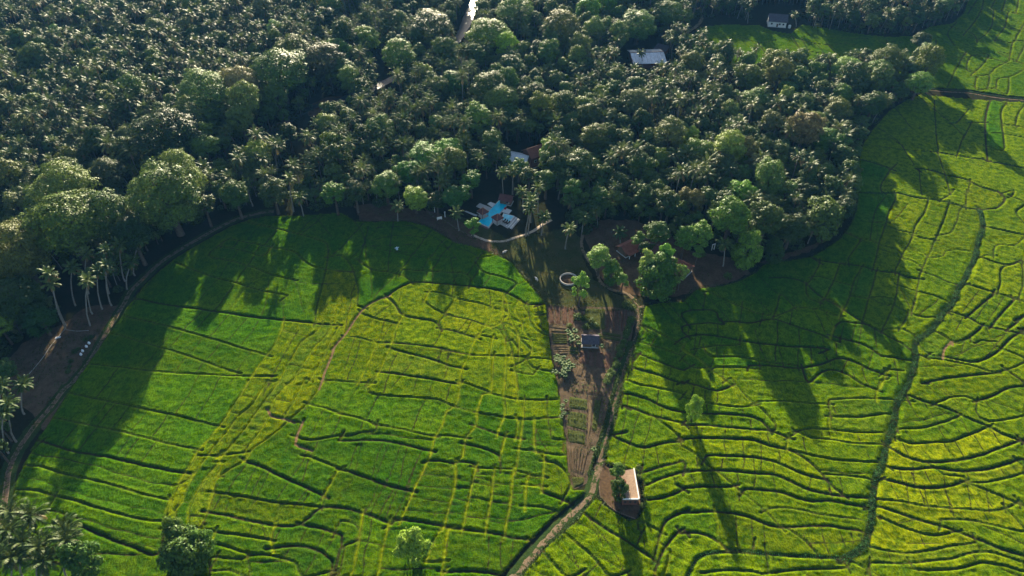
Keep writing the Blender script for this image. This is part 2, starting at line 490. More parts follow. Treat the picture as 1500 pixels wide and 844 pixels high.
L(T8, """n 120,-10 118,40 200,55 300,62 390,68 440,80 492,102
p 522,-20 515,50 495,100 460,125 440,190 410,235 395,300 370,360 330,440 300,510 262,600
n 490,100 545,115 595,128; n 0,138 80,155 158,182; n 158,182 150,210 100,215 0,235
n 158,185 230,195 320,215 410,237; b -10,254 100,250 200,255 290,275 393,299
p 595,128 590,185 545,240 530,325 500,350
p 660,-20 655,45 620,50 595,128
n 520,-5 600,20 655,45 720,62 770,70 900,75 955,72
p 715,-20 712,60 715,140 690,200; p 765,-20 775,50; p 775,170 765,235
n 598,130 680,145 750,155 830,160 900,155 970,152
p 800,75 795,150 785,235 778,290 762,382
b 585,188 650,210 720,235 782,243
n 410,232 470,232 545,242
b 545,268 600,280 660,300 695,320 698,375 ; p 698,320 715,250
b 388,340 450,345 500,352 520,345 580,355 590,370
n 585,370 640,375 690,375 750,378 765,385 820,400 885,412
n 780,290 830,295 870,310 890,330 ; p 890,330 885,412 878,462
n 890,345 940,350 980,385 1005,440
p 845,165 845,250 850,290; n 900,75 905,150 915,200 925,245 985,252
t 785,240 840,250 920,260; n 850,295 900,310 980,318; t 845,200 915,205; t 850,270 975,280
p 500,352 500,430 480,520 450,625
p 590,372 565,470 530,640
p 670,380 660,470 632,655
p 755,385 740,520 712,668
b 262,600 340,610 440,625 540,640 640,655 740,675 832,692
p 820,412 810,445 805,540; n 805,540 880,545 960,568; t 820,412 880,420; p 810,448 880,455
b 885,480 950,505 1010,530
b 0,380 70,400 150,430 220,455 310,476
b -10,545 60,560 130,580 205,612
p 210,610 200,650 180,720 150,850; n 262,600 230,608 205,625
t 260,280 200,440; t 350,300 280,460; t 200,290 150,410; t 330,350 290,460; t 90,260 60,390; t 190,440 130,570; t 290,470 235,590; t 245,465 200,580
p 440,635 400,700 380,760 365,785; p 470,645 455,720 442,850
n 445,630 480,640 560,645 650,655
p 90,595 75,700 40,850; n 0,605 60,620 85,650 75,690 20,710 0,800 -5,850; t 80,690 185,715
b 455,830 560,825 660,835 705,842
t 350,400 500,415; t 330,450 495,465; t 310,500 480,530; t 290,560 470,575; t 500,425 580,435; t 480,500 560,520; t 590,440 665,455; t 565,500 655,520
t 650,590 730,600; t 660,520 740,530; t 600,400 660,405; t 675,440 750,450; t 670,490 745,500
b 1050,560 1130,620 1210,670 1290,720 1372,777
t 1090,600 1150,680 1200,750 1260,850; p 960,640 1030,700 ; n 1030,700 1110,770 1180,850
n 870,722 920,780 990,850; t 1115,800 1060,850; t 1140,530 1120,570; t 1000,600 1100,640 1140,700; t 1020,760 1060,850; t 940,700 1060,830
n 1400,655 1385,720 1370,775; n 1300,600 1400,655; b 1400,655 1425,600 1505,563
b 1500,640 1440,690 1400,760 1370,850; p 1440,740 1410,850
b 1325,510 1420,500 1500,468; b 1320,450 1400,420 1500,388; b 1310,395 1380,375 1500,343
b 1185,228 1260,265 1330,285 1400,265 1500,254
n 1380,155 1440,200 1485,245; b 1228,98 1300,120 1380,150 1500,175
b 1232,48 1340,70 1420,110 1500,126; n 1240,-12 1310,10 1400,25 1500,50
t 1330,290 1315,380; t 1260,270 1235,360; t 1250,110 1230,220; t 1300,620 1340,740""")
L(T9, """b -5,-5 80,15 150,35 210,15
n 210,-20 280,60 340,110 380,150 408,190 408,208 380,208
n -5,62 100,85 180,100 260,105 320,95
b 60,130 140,135 230,140 310,150 350,170 375,200
b -5,185 100,185 200,195 300,205 380,210 450,235 465,240
p 460,240 455,290
b -5,245 100,240 200,245 300,250 380,275 455,290 520,320 570,360 600,390 622,418
n -5,275 40,300 90,340 130,375 180,410 240,465 300,510 360,560 430,635
b 100,320 200,320 300,325 400,345 450,365 500,390 560,410 640,430 670,465 705,492
b -5,392 100,385 200,385 300,395 390,400 460,425 530,460 600,480 690,495 822,505
b -5,462 100,455 210,455
b 270,465 350,470 430,480 500,505 570,520 640,515 720,530 812,550
n 380,550 450,545 530,560 600,575 700,590 800,605
b -5,570 100,565 200,570 280,585 330,605 380,625 420,635 520,630 620,625 720,640 805,657
b -5,660 60,655 120,675 160,700 190,725
n 190,725 300,735
n 460,640 530,690 590,750; t 540,685 600,765
t 580,700 680,700 790,690
p 640,150 640,190 655,205; n 645,147 760,150 910,140
n 500,210 560,200 650,205 750,215 900,220
n 500,212 560,240 660,250 760,265 890,270
n 465,292 600,325 700,340 875,350; n 460,240 500,215
n 330,80 450,80 560,88 640,95; n 640,95 650,148; n 640,75 760,68 850,70 935,75; p 848,55 870,-10
n 610,400 760,410 845,430
p 150,600 155,690; t 240,470 245,510; t 300,610 310,700; t 355,640 360,730; t 230,590 240,720
t 180,260 190,315; t 260,255 265,320; t 310,340 315,390; t 60,190 70,240; t 340,260 345,330; t 400,430 410,475; t 640,440 650,485; t 560,420 550,460
b 975,50 1050,80 1120,100 1200,130 1270,165 1340,190 1400,225 1470,250 1510,266
n 940,205 1020,200 1100,185 1200,150
n 1110,90 1170,65 1240,60 1290,80 ; b 1290,80 1350,60 1430,20 1500,8
n 1290,80 1285,130 1340,170 1500,140
n 930,240 990,265 1080,260 1180,255 1260,225 1340,190
b 918,290 970,320 1050,345 1160,345 1280,325 1400,280 1500,245
b 900,370 1000,380 1100,370 1200,385 1330,380 1430,350 1500,335
n 1100,370 1140,400 1230,410 1240,430 1330,435 1500,390
b 870,420 950,440 1050,460 1150,455 1235,430
n 1235,435 1330,470 1420,510 1500,542
n 855,510 950,520 1060,540 1200,550 1350,560 1430,545 1470,515
b 845,540 930,565 1000,590 1100,620 1200,650 1300,690 1400,730 1500,762
n 845,580 930,620 1020,650 1100,670 1200,650
n 1130,600 1250,600 1350,620 1500,650
n 820,720 920,740 1010,745 1100,730 1200,710 1280,700
n 700,770 760,790 810,820 820,850
n 820,790 950,790 1080,780 1180,770 1280,740 1380,750 1500,790
n 1010,815 1100,820 1200,815 1300,790 1400,800 1500,830
n 480,820 620,815 720,810; n 100,830 200,822 300,825 370,835
t 1040,70 1150,210; t 1090,100 1200,160; t 990,80 1030,150 1110,190; t 1200,130 1250,220; t 1130,20 1210,80; t 1060,5 1120,60; t 1400,40 1500,110
t 950,390 960,430; t 1010,385 1015,445; t 980,450 990,515; t 1060,465 1075,535; t 1150,460 1170,545; t 1250,470 1260,540; t 1330,480 1340,550; t 1400,510 1410,550
t 1100,10 1230,110; t 1330,90 1400,170; t 1000,700 1100,705; t 960,610 1010,600; t 1180,560 1250,600""")
L(T5, """b 200,460 240,430 300,400 350,395 440,403 530,410 620,420 700,435 760,460 820,495 895,488
q 200,460 150,480 100,510 60,560 20,620 -30,680
b 200,460 240,500 270,540 340,555 410,570 435,600
p 270,540 245,590 230,640 205,700 170,780 125,850
n 90,535 150,555 245,577; n 15,632 80,640 150,660 208,662
p 155,665 110,770 75,835; n 0,830 75,835 130,838
b 210,660 300,668 400,680 500,700 565,712
b 215,685 300,710 400,735 470,760 530,775
b 170,790 250,800 350,815 440,830 505,842
p 365,480 385,440 ; n 385,440 440,445 500,465; p 500,465 455,530; n 455,535 410,515 365,482
n 500,465 560,480 620,490 662,507; p 662,507 635,582; b 640,585 560,560 455,535
b 435,600 500,610 595,642; p 595,642 632,582; n 435,600 430,565 455,540
p 590,640 560,715 530,775 512,850
n 655,505 710,520; p 710,520 700,575 655,592; p 710,450 702,515
n 650,588 690,600 715,640; p 715,640 720,715 715,850
n 600,625 665,640; p 665,640 650,716
n 565,715 650,718 720,720 800,725 930,740
p 665,730 655,850; p 755,735 760,800 765,850
p 780,725 780,650 765,600 740,560 730,500 712,455
p 815,725 835,700 830,650 800,610 790,570 760,520 780,470
n 820,500 825,560 860,610 910,632; n 690,570 740,580 770,610; n 720,520 760,560 800,575; n 735,600 790,640 835,650; n 690,480 740,490
n 745,650 780,690; n 800,500 825,540; n 780,640 830,690; n 850,530 900,540; t 860,500 880,600; n 700,560 730,640 750,700
n 815,735 840,770 880,782 945,785; n 760,760 800,740 815,735; n 770,790 840,800
n 75,300 130,340 200,350 280,370 310,397
t 400,345 400,400; n 270,340 340,345 440,350 530,355 565,375
n 590,310 620,350 690,370 765,400; n 590,310 620,270 680,275; t 150,210 250,190 360,200; t 130,240 300,230; t 450,240 560,260 600,290
t 60,130 100,200 110,290; t 230,130 215,230 205,340; t 120,160 80,300; t 330,160 430,210 500,290; t 160,250 420,300; t 130,345 135,450; t 480,300 500,400
n -5,350 40,350 ;n 0,280 40,320 60,370 75,440 70,500; t 130,160 300,150; t 250,260 480,290
t 190,560 170,640; t 300,690 470,700; t 440,690 430,740; t 470,700 460,760; t 230,850 300,760; t 330,820 320,860; t 60,640 20,760
n 1308,578 1390,620 1500,672; n 1298,655 1380,680 1500,720; b 1288,710 1380,740 1500,782; b 1275,765 1380,800 1500,842; t 1330,600 1310,650""")
L(T6, """b 770,3 820,5 930,5 1020,25 1100,35 1180,50 1240,70 1300,78 1370,72 1400,50 1410,25 1380,-5
n 935,20 900,100 885,150 860,220 850,270 835,330
n 1075,45 1060,90 1020,150 1000,210 960,280 930,350
n 1165,60 1140,130 1110,200 1080,270 1045,345 1035,380 1025,440 1000,530
n 815,130 890,135; n 780,205 830,215 870,235 940,255 965,290
n 888,150 950,170 1008,182; n 1008,190 1060,205 1108,212
n 1215,75 1195,140 1170,180 1120,190
n 1080,290 1140,280 1150,260 1210,255 1285,268
n 960,288 1010,305 1055,338
n 720,180 775,210 740,265 722,300; n 690,170 780,210
b 560,285 600,300 680,312 740,320 800,330 850,345 930,355
b 930,355 985,375 1040,382; b 1045,348 1110,370 1160,395 1210,405
n 850,345 835,400 810,480 790,560
n 945,375 935,450 910,530 870,612
n 780,335 745,400 730,460 690,545
n 690,310 660,390 620,470
n 600,310 570,370 545,402
n 550,375 600,370 660,390 740,410
n 735,455 800,465 860,460 925,470; n 945,410 1030,438 1100,455 1155,482
n 930,500 1000,535 1060,550 1110,550; n 985,540 950,602; n 1025,440 1010,500
b 395,375 450,375 520,390 545,405 580,440 620,470 680,500 740,540 800,580 860,610
b 860,610 900,635 960,665 1005,700; n 870,610 895,600 970,605 1020,640
n 115,440 200,480 280,515 340,535 405,546
b -5,530 100,515 150,530 160,565 230,570 300,575 360,560 400,558 470,580 560,610 610,628 690,660
n 430,450 415,500 398,548; n 400,548 470,520 500,505 540,510 600,515 660,540 695,545
n 540,405 540,440 560,470 615,492; n 600,480 640,470 695,512; p 695,512 685,545
b 655,605 690,570 750,575 800,582 ; p 660,600 650,630
b 650,630 720,650 790,670 830,690 870,720 940,730 1005,740
b -5,592 100,575 180,580; b -5,642 80,625 200,640 300,660 400,670 480,680 560,680 640,692
n 50,690 150,675 250,668; b 290,762 380,760 450,770 540,770 620,750 680,730 740,740 800,770 885,802
n 120,720 250,725 360,745 500,762
b 550,835 610,790 660,780 720,800 780,840 ; n 870,800 900,780 965,787 ; p 900,780 870,850
p -5,690 60,730 110,770 160,810 215,850; n -5,730 50,772 105,770; n 140,770 250,770 340,778
t 320,620 345,700 385,760; t 60,600 50,690; t 420,680 440,765; t 560,690 565,765; t 755,580 740,645; t 480,520 470,575
t 600,690 640,745; t 700,600 690,650; t 780,600 770,665; t 840,620 850,690; t 720,740 700,785; t 830,715 810,770
t 260,490 250,570; t 350,540 340,575; t 180,720 175,840; t 100,440 90,510
n 1315,150 1400,170 1500,190
n 1320,280 1360,280 ; n 1360,280 1365,240 1400,230 1450,235 1500,195
b 1290,280 1370,310 1430,320 1485,298 ; n 1430,320 1395,340 1390,400 1378,442
b 1240,405 1310,425 1380,445 1445,466
n 1485,320 1490,400 1470,470; b 1145,520 1250,550 1300,580 1365,597
b 1360,450 1300,500 1245,548; b 1450,475 1400,530 1350,592; b 1500,540 1440,590 1415,612; b 1370,597 1500,625
n 1445,466 1500,485; n 1105,610 1160,640 1180,660 1250,640 ; b 1250,640 1290,610 1320,580
q 1180,655 1145,690 1140,720; b 1145,722 1200,735 1290,745 1380,700 1440,640 1500,600
n 1030,660 1060,700 1100,720 1140,722; n 1060,725 1160,740 1280,765 1370,790 1500,740; b 1045,842 1150,820 1260,805 1375,795
n 1310,650 1280,665 1260,660; n 1250,640 1210,665 1180,660
n 1450,-5 1440,20 1410,30; n 1500,50 1460,90 1490,130 1505,150; n 1245,-10 1240,50; n 1190,-10 1150,25 1130,35
t 880,30 840,90 820,200; t 1210,430 1180,510; t 1290,440 1230,520; t 1400,470 1340,560; t 1330,490 1280,560; t 1330,600 1370,690; t 1200,740 1230,670
t 1130,560 1160,530; t 1400,640 1330,720; t 1460,560 1490,600; t 1200,600 1220,560; t 1260,650 1330,700; t 980,60 930,120; t 960,440 1000,520""")
L(T3, """n 1245,25 1310,40 1360,45 1430,55 1500,70
n 1330,-20 1310,38 ; n 1310,40 1290,80 1260,120 1230,160
n 1362,48 1355,110 1330,150 1290,180; n 1425,58 1410,120 1380,160 1365,185; n 1350,115 1410,125 1485,130
n 1385,-20 1350,40; n 1425,-20 1400,50; n 1470,-20 1460,60; n 1500,100 1470,150 1445,190 1375,180
n 1445,190 1430,262; n 1500,190 1460,275; n 1380,230 1440,262 1500,285
n 1240,240 1300,250 1380,265; n 1245,310 1262,250 1330,238; n 1262,335 1310,290 1338,250
n 1285,395 1290,340 1340,330 1370,300 1432,268; n 1330,395 1345,335; n 1370,392 1380,350 1430,340 1500,303; n 1420,415 1430,345
n 1160,380 1200,300 1240,230; n 1180,120 1270,150 1290,190; t 1200,100 1160,150 1190,200; t 1290,0 1250,60
b 1355,440 1330,500 1325,580 1335,705; n 1420,445 1395,490 1400,560 1405,660; n 1500,460 1470,500 1458,552
n 1395,547 1500,562; n 1325,585 1400,590 1500,607; b 1330,710 1400,720 1500,742
n 1250,485 1195,545; n 1265,540 1225,615; n 1265,540 1325,540; b 1115,670 1200,685 1335,705
b 760,698 850,720 935,752; n 940,720 900,760 865,825
b 1020,740 1090,750 1150,770 1240,790 1300,820 1400,850; n 1115,670 1150,770 1172,850; n 1260,790 1250,850
n 1110,600 1120,670; t 930,480 1000,560; t 1050,440 1150,520 1230,600; t 850,560 940,620 1010,720; t 1100,420 1110,600; t 800,640 1000,660 1115,672; t 900,600 960,640; t 1030,560 1110,590
t 1035,750 1045,850; t 790,760 880,780; n 1200,685 1215,640
n 340,140 430,155 480,165 560,190 640,200 720,190; n 720,250 760,265 800,290; n 130,150 230,160 330,190 400,180; n 100,200 240,230; n 730,195 800,205 810,240; n 600,150 700,170 800,172
n 480,165 520,220; n 640,200 690,260 ; n 330,190 380,260; t 520,170 560,240; t 580,190 650,270; n 560,230 700,250; n 900,200 940,280; n 860,180 980,190
n 1080,240 1180,250; n 1110,180 1100,330""")

def pip(X, Y, poly):
    inside = np.zeros(np.shape(X), bool)
    n = len(poly)
    for i in range(n):
        x1, y1 = poly[i]; x2, y2 = poly[(i + 1) % n]
        if y1 == y2: continue
        c = ((y1 > Y) != (y2 > Y)) & (X < (x2 - x1) * (Y - y1) / (y2 - y1) + x1)
        inside ^= c
    return inside

rs = np.random.RandomState(5)
def vnoise(X, Y, sc, seed):
    r = np.random.RandomState(seed)
    T = r.rand(256, 256).astype(np.float32)
    x, y = X / sc + 1000, Y / sc + 1000
    xi, yi = np.floor(x).astype(int), np.floor(y).astype(int)
    fx, fy = x - xi, y - yi
    fx = fx * fx * (3 - 2 * fx); fy = fy * fy * (3 - 2 * fy)
    a = T[xi % 256, yi % 256]; b = T[(xi + 1) % 256, yi % 256]
    c = T[xi % 256, (yi + 1) % 256]; d = T[(xi + 1) % 256, (yi + 1) % 256]
    return (a * (1 - fx) + b * fx) * (1 - fy) + (c * (1 - fx) + d * fx) * fy

# grid, finer close to the camera
gy = [62.0]
while gy[-1] < 455: gy.append(gy[-1] + 0.34 + max(0, gy[-1] - 90) / 340 * 0.75)
gy = np.array(gy)
gx = np.arange(-185, 372, 0.40)
NX, NY = len(gx), len(gy)
X, Y = np.meshgrid(gx, gy)
CLS = {'t': (.24, .32), 'n': (.36, .80), 'b': (.48, .92), 'p': (.34, .80), 'q': (.55, .85)}   # width, depth
DEP = np.zeros((NY, NX), np.float32)      # groove share 0..1
SOIL = np.zeros((NY, NX), np.float32)
TAN = np.zeros((NY, NX), np.float32)
LIP = np.zeros((NY, NX), np.float32)
YEL = np.zeros((NY, NX), np.float32)
SEP = np.zeros((NY, NX), bool)
WOBX = (vnoise(X, Y, 2.6, 3) - .5) * .24
WOBY = (vnoise(X, Y, 2.6, 4) - .5) * .24
def carve(poly, cls, closed=False, ext=1.3):
    w, dep = CLS[cls]
    P = catmull(poly, 1.5)
    if not closed and len(P) > 1:
        a = P[0] - P[1]; P[0] = P[0] + a / (np.linalg.norm(a) + 1e-6) * ext
        a = P[-1] - P[-2]; P[-1] = P[-1] + a / (np.linalg.norm(a) + 1e-6) * ext
    m = 3.2
    for a, b in zip(P[:-1], P[1:]):
        i0, i1 = np.searchsorted(gx, (min(a[0], b[0]) - m, max(a[0], b[0]) + m))
        j0, j1 = np.searchsorted(gy, (min(a[1], b[1]) - m, max(a[1], b[1]) + m))
        if i1 <= i0 or j1 <= j0: continue
        sx = X[j0:j1, i0:i1] + WOBX[j0:j1, i0:i1]; sy = Y[j0:j1, i0:i1] + WOBY[j0:j1, i0:i1]
        d = b - a
        t = np.clip(((sx - a[0]) * d[0] + (sy - a[1]) * d[1]) / (d @ d + 1e-9), 0, 1)
        D = np.hypot(sx - a[0] - t * d[0], sy - a[1] - t * d[1])
        f = 1 + max(0, a[1] - 150) / 260 * .75       # far bunds are broader (the grid is coarser there)
        ww = w * f
        e = np.exp(-(D / ww) ** 2)
        sl = np.s_[j0:j1, i0:i1]
        DEP[sl] = np.maximum(DEP[sl], e * dep)
        if cls == 't': SOIL[sl] = np.maximum(SOIL[sl], .78 * np.exp(-(D / (.3 * f)) ** 2))
        else:
            SEP[sl] |= D < max(.30, .42 * ww)
            A_ = YEL if cls == 'p' else TAN if cls == 'q' else SOIL  # p bunds: yellow grass with its sunlit lip painted in
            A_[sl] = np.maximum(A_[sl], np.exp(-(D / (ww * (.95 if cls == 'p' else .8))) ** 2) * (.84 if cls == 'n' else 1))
            if cls == 'p': SOIL[sl] = np.maximum(SOIL[sl], .8 * np.exp(-((D - 1.15 * ww) / (.45 * ww)) ** 2) * ((sx - a[0]) * -d[1] + (sy - a[1]) * d[0] > 0))  # shaded side of the bund painted dark along one edge
            if cls == 'n': YEL[sl] = np.maximum(YEL[sl], .28 * np.exp(-((D - 1.5 * ww) / (.5 * ww)) ** 2))  # bright sunlit rim painted beside the groove
            LIP[sl] = np.maximum(LIP[sl], np.exp(-((D - 1.7 * ww) / (.6 * ww)) ** 2) * dep)
WL = [[G(*p) for p in line] for _, line in LINES]
SAMP = [np.array(catmull(l, 1.0)) for l in WL]
ALLP = np.concatenate(SAMP); OWN = np.concatenate([np.full(len(s), i) for i, s in enumerate(SAMP)])
for i, ((cls, _), l) in enumerate(zip(LINES, WL)):
    if cls != 't':      # run loose ends on to the neighbouring bund
        oth = ALLP[OWN != i]
        for end in (0, -1):
            d = np.hypot(oth[:, 0] - l[end][0], oth[:, 1] - l[end][1])
            k = d.argmin()
            if .5 < d[k] < 7.0:
                if end == 0: l.insert(0, tuple(oth[k]))
                else: l.append(tuple(oth[k]))
    carve(l, cls)
STREAM = [G(*T6(p)) for p in pts("1300,80 1315,150 1295,210 1285,270 1260,330 1230,390 1205,430 1180,490 1140,530 1110,580 1070,620 1025,650 1015,690 1022,720 1005,790 985,850")] \
    + [G(*T9(p)) for p in pts("945,70 928,150 908,220 888,290 872,360 850,400 838,460 826,520 828,580 818,640 800,700 770,735 705,770")]
STREAM2 = [G(*T9(p)) for p in pts("705,770 600,765 500,762 400,752 300,744 200,740 120,747 60,775 20,850")]
CLS['s'] = (1.25, 1.1)
carve(STREAM, 's'); carve(STREAM2, 'b')
SOIL_S = SOIL.copy()

FIELDS = {k: [G(*p) for p in v] for k, v in FIELD_POLY.items()}
for k, poly in FIELDS.items():
    n = len(poly)
    for i in range(n):
        a, b = poly[i], poly[(i + 1) % n]
        if np.hypot(b[0] - a[0], b[1] - a[1]) > 0.2:
            carve([a, ((a[0] + b[0]) / 2, (a[1] + b[1]) / 2), b], 'n', ext=.1)

SMALL = (vnoise(X, Y, .8, 7) - .5) * .15 + (vnoise(X, Y, 1.9, 8) - .5) * .12 + (vnoise(X, Y, 6, 9) - .5) * .26
row = np.sin((X * .25 + Y * 1.0) * 2.2 + vnoise(X, Y, 9, 10) * 9) * .03
CROP = .36

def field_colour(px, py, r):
    """crop hue by place, with lit and shaded parts of the land painted in"""
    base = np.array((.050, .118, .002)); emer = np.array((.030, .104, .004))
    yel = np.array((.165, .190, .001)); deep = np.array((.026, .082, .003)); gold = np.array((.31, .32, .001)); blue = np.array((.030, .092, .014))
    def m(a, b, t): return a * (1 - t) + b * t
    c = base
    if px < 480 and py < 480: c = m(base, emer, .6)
    if py > 560 and px < 860: c = m(base, deep, min(.8, (py - 560) / 150))  # near plots painted deeper for the weaker light towards the camera
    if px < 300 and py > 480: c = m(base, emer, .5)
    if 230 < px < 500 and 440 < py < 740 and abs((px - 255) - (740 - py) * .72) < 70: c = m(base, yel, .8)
    if 500 < px < 830 and 425 < py < 560: c = m(base, yel, .75)  # sunlit centre painted yellower
    if 480 < px < 830 and py <= 425: c = m(base, emer, .5)  # shaded north end painted emerald
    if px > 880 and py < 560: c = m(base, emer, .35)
    if px > 1280 and 250 < py < 560: c = m(base, yel, .62)  # lit eastern plots painted yellower
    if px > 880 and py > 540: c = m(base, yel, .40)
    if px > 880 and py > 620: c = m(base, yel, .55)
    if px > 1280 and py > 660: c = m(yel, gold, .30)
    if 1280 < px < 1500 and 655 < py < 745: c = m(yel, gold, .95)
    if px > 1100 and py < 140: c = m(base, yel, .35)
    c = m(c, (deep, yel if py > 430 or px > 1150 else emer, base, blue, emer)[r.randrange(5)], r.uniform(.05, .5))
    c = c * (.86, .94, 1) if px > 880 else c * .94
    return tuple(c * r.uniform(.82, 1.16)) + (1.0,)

def label_runs(mask):
    """connected pieces of a mask"""
    par = []
    def find(a):
        while par[a] != a:
            par[a] = par[par[a]]; a = par[a]
        return a
    rows, prev = [], []
    for j in range(mask.shape[0]):
        m = np.concatenate(([0], mask[j].astype(np.int8), [0]))
        d = np.diff(m)
        s, e = np.where(d == 1)[0], np.where(d == -1)[0]
        cur = []
        p = 0
        for a, b in zip(s, e):
            idx = len(par); par.append(idx)
            while p < len(prev) and prev[p][1] <= a: p += 1
            q = p
            while q < len(prev) and prev[q][0] < b:
                ra, rb = find(idx), find(prev[q][2])
                if ra != rb: par[ra] = rb
                q += 1
            cur.append((a, b, idx))
        rows.append(cur); prev = cur
    lab = np.zeros(mask.shape, np.int32)
    for j, cur in enumerate(rows):
        for a, b, i in cur: lab[j, a:b] = find(i) + 1
    return lab

def grid_object(name, cells, H, parent=None, kind=None, colour=None):
    jj, ii = cells
    a = jj * NX + ii
    quads = np.stack((a, a + 1, a + NX + 1, a + NX), 1)
    used, inv = np.unique(quads, return_inverse=True)
    inv = inv.reshape(quads.shape)
    vj, vi = used // NX, used % NX
    co = np.stack((gx[vi], gy[vj], H[vj, vi]), 1).astype(np.float32)
    me = bpy.data.meshes.new(name)
    me.vertices.add(len(used)); me.vertices.foreach_set('co', co.ravel())
    n = len(quads)
    me.loops.add(n * 4); me.polygons.add(n)
    me.loops.foreach_set('vertex_index', inv.ravel().astype(np.int32))
    me.polygons.foreach_set('loop_start', np.arange(0, n * 4, 4, dtype=np.int32))
    me.polygons.foreach_set('use_smooth', np.ones(n, bool))
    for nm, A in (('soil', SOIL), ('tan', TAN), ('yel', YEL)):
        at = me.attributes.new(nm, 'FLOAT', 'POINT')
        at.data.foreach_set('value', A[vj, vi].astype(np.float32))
    me.update(calc_edges=True)
    me.materials.append(M['rice'])
    o = link(name, me, parent, kind=kind)
    if colour: o.color = colour
    return o

cellmask = lambda P: pip(X[:-1, :-1] + .2, Y[:-1, :-1] + .2, P)
sepc = SEP[:-1, :-1] | SEP[1:, :-1] & SEP[:-1, 1:]
FNAME = {'west': 'rice field in the bay of the forest, split into plots by low bunds',
         'east': 'terraced rice field crossed by a weedy stream',
         'far': 'distant strip of rice field beyond the wooded hill'}
n_plots = 0
for key, poly in FIELDS.items():
    inside = cellmask(poly)
    lab = label_runs(inside & ~sepc)
    ids, cnt = np.unique(lab[lab > 0], return_counts=True)
    keep = sorted([(c, i) for c, i in zip(cnt, ids) if c >= 14], reverse=True)[:290]
    H = CROP * (1 - np.minimum(1, DEP)) + LIP * .12 + (SMALL + row) * (1 - np.minimum(1, DEP))
    H = H.astype(np.float32)
    # step each plot up or down a little, and draw the drill creases across it
    lut = np.zeros(lab.max() + 1, np.float32)
    rr = random.Random(17)
    info = []
    for c, i in keep: lut[i] = rr.uniform(-.12, .16)
    stepv = np.zeros((NY, NX), np.float32)
    stepv[:-1, :-1] = lut[lab]
    H += stepv * np.clip(1 - DEP * 1.25, 0, 1)
    H = np.maximum(H, -.02)
    order = np.argsort(lab, axis=None, kind='stable')
    sl = lab.ravel()[order]
    keeps = set(i for _, i in keep)
    plots = []
    for c, i in keep:
        a, b = np.searchsorted(sl, i), np.searchsorted(sl, i, 'right')
        f = order[a:b]
        jj, ii = f // (NX - 1), f % (NX - 1)
        x, y = gx[ii], gy[jj]
        mx, my = x.mean(), y.mean()
        px, py = PX(mx, my)
        if c > 300:
            C2 = np.cov(np.stack((x, y)))
            w_, v_ = np.linalg.eigh(C2)
            ax = v_[:, 1]
            if rr.random() < .25: ax = v_[:, 0]
            u = (x - mx) * ax[0] + (y - my) * ax[1]
            t = (x - mx) * -ax[1] + (y - my) * ax[0]
            k = u.min() + rr.uniform(2, 5)
            cr = np.zeros(len(u))
            while k < u.max():
                wob = np.sin(t * .6 + k) * .18 + np.sin(t * .17 + k * 2) * .35
                cr = np.maximum(cr, np.exp(-((u - k - wob) / .26) ** 2) * rr.uniform(.06, .20))
                k += rr.uniform(2.2, 7.5)
            SOIL[jj, ii] = np.maximum(SOIL[jj, ii], np.minimum(.8, cr * 5.5) * np.clip(1 - DEP[jj, ii] * 1.6, 0, 1))
            H[jj, ii] -= (cr * np.clip(1 - DEP[jj, ii] * 1.6, 0, 1)).astype(np.float32)
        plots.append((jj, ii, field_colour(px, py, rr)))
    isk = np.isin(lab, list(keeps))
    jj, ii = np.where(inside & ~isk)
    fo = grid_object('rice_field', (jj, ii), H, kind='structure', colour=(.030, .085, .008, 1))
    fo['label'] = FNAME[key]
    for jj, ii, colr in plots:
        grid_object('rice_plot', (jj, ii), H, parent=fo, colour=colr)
        n_plots += 1
print('plots', n_plots)

# ------------------------------------------------------------------ trees
def quad_cloud(P, N, size, aspect, rs_, droop=0.0):
    """leaf clumps: a bent pair of small faces at each point, facing roughly along N"""
    n = len(P)
    N = N / np.linalg.norm(N, axis=1, keepdims=True)
    r = rs_.randn(n, 3)
    A = np.cross(N, r); A /= np.linalg.norm(A, axis=1, keepdims=True)
    B = np.cross(N, A)
    s = size[:, None]
    v0 = P - A * s * .5 - N * s * .12
    v1 = P - B * s * aspect * .5 + A * s * .05
    v2 = P + A * s * .5 - N * s * .18
    v3 = P + B * s * aspect * .5
    V = np.stack((v0, v1, v2, v3), 1).reshape(-1, 3)
    F = np.arange(4 * n).reshape(n, 4)
    return V, F
def np_mesh(name, V, F, mats, mi=None):
    me = bpy.data.meshes.new(name)
    me.vertices.add(len(V)); me.vertices.foreach_set('co', np.ascontiguousarray(V, np.float32).ravel())
    n, k = F.shape
    me.loops.add(n * k); me.polygons.add(n)
    me.loops.foreach_set('vertex_index', F.astype(np.int32).ravel())
    me.polygons.foreach_set('loop_start', np.arange(0, n * k, k, dtype=np.int32))
    for m in mats: me.materials.append(m)
    if mi is not None: me.polygons.foreach_set('material_index', mi.astype(np.int32))
    me.update(calc_edges=True)
    return me

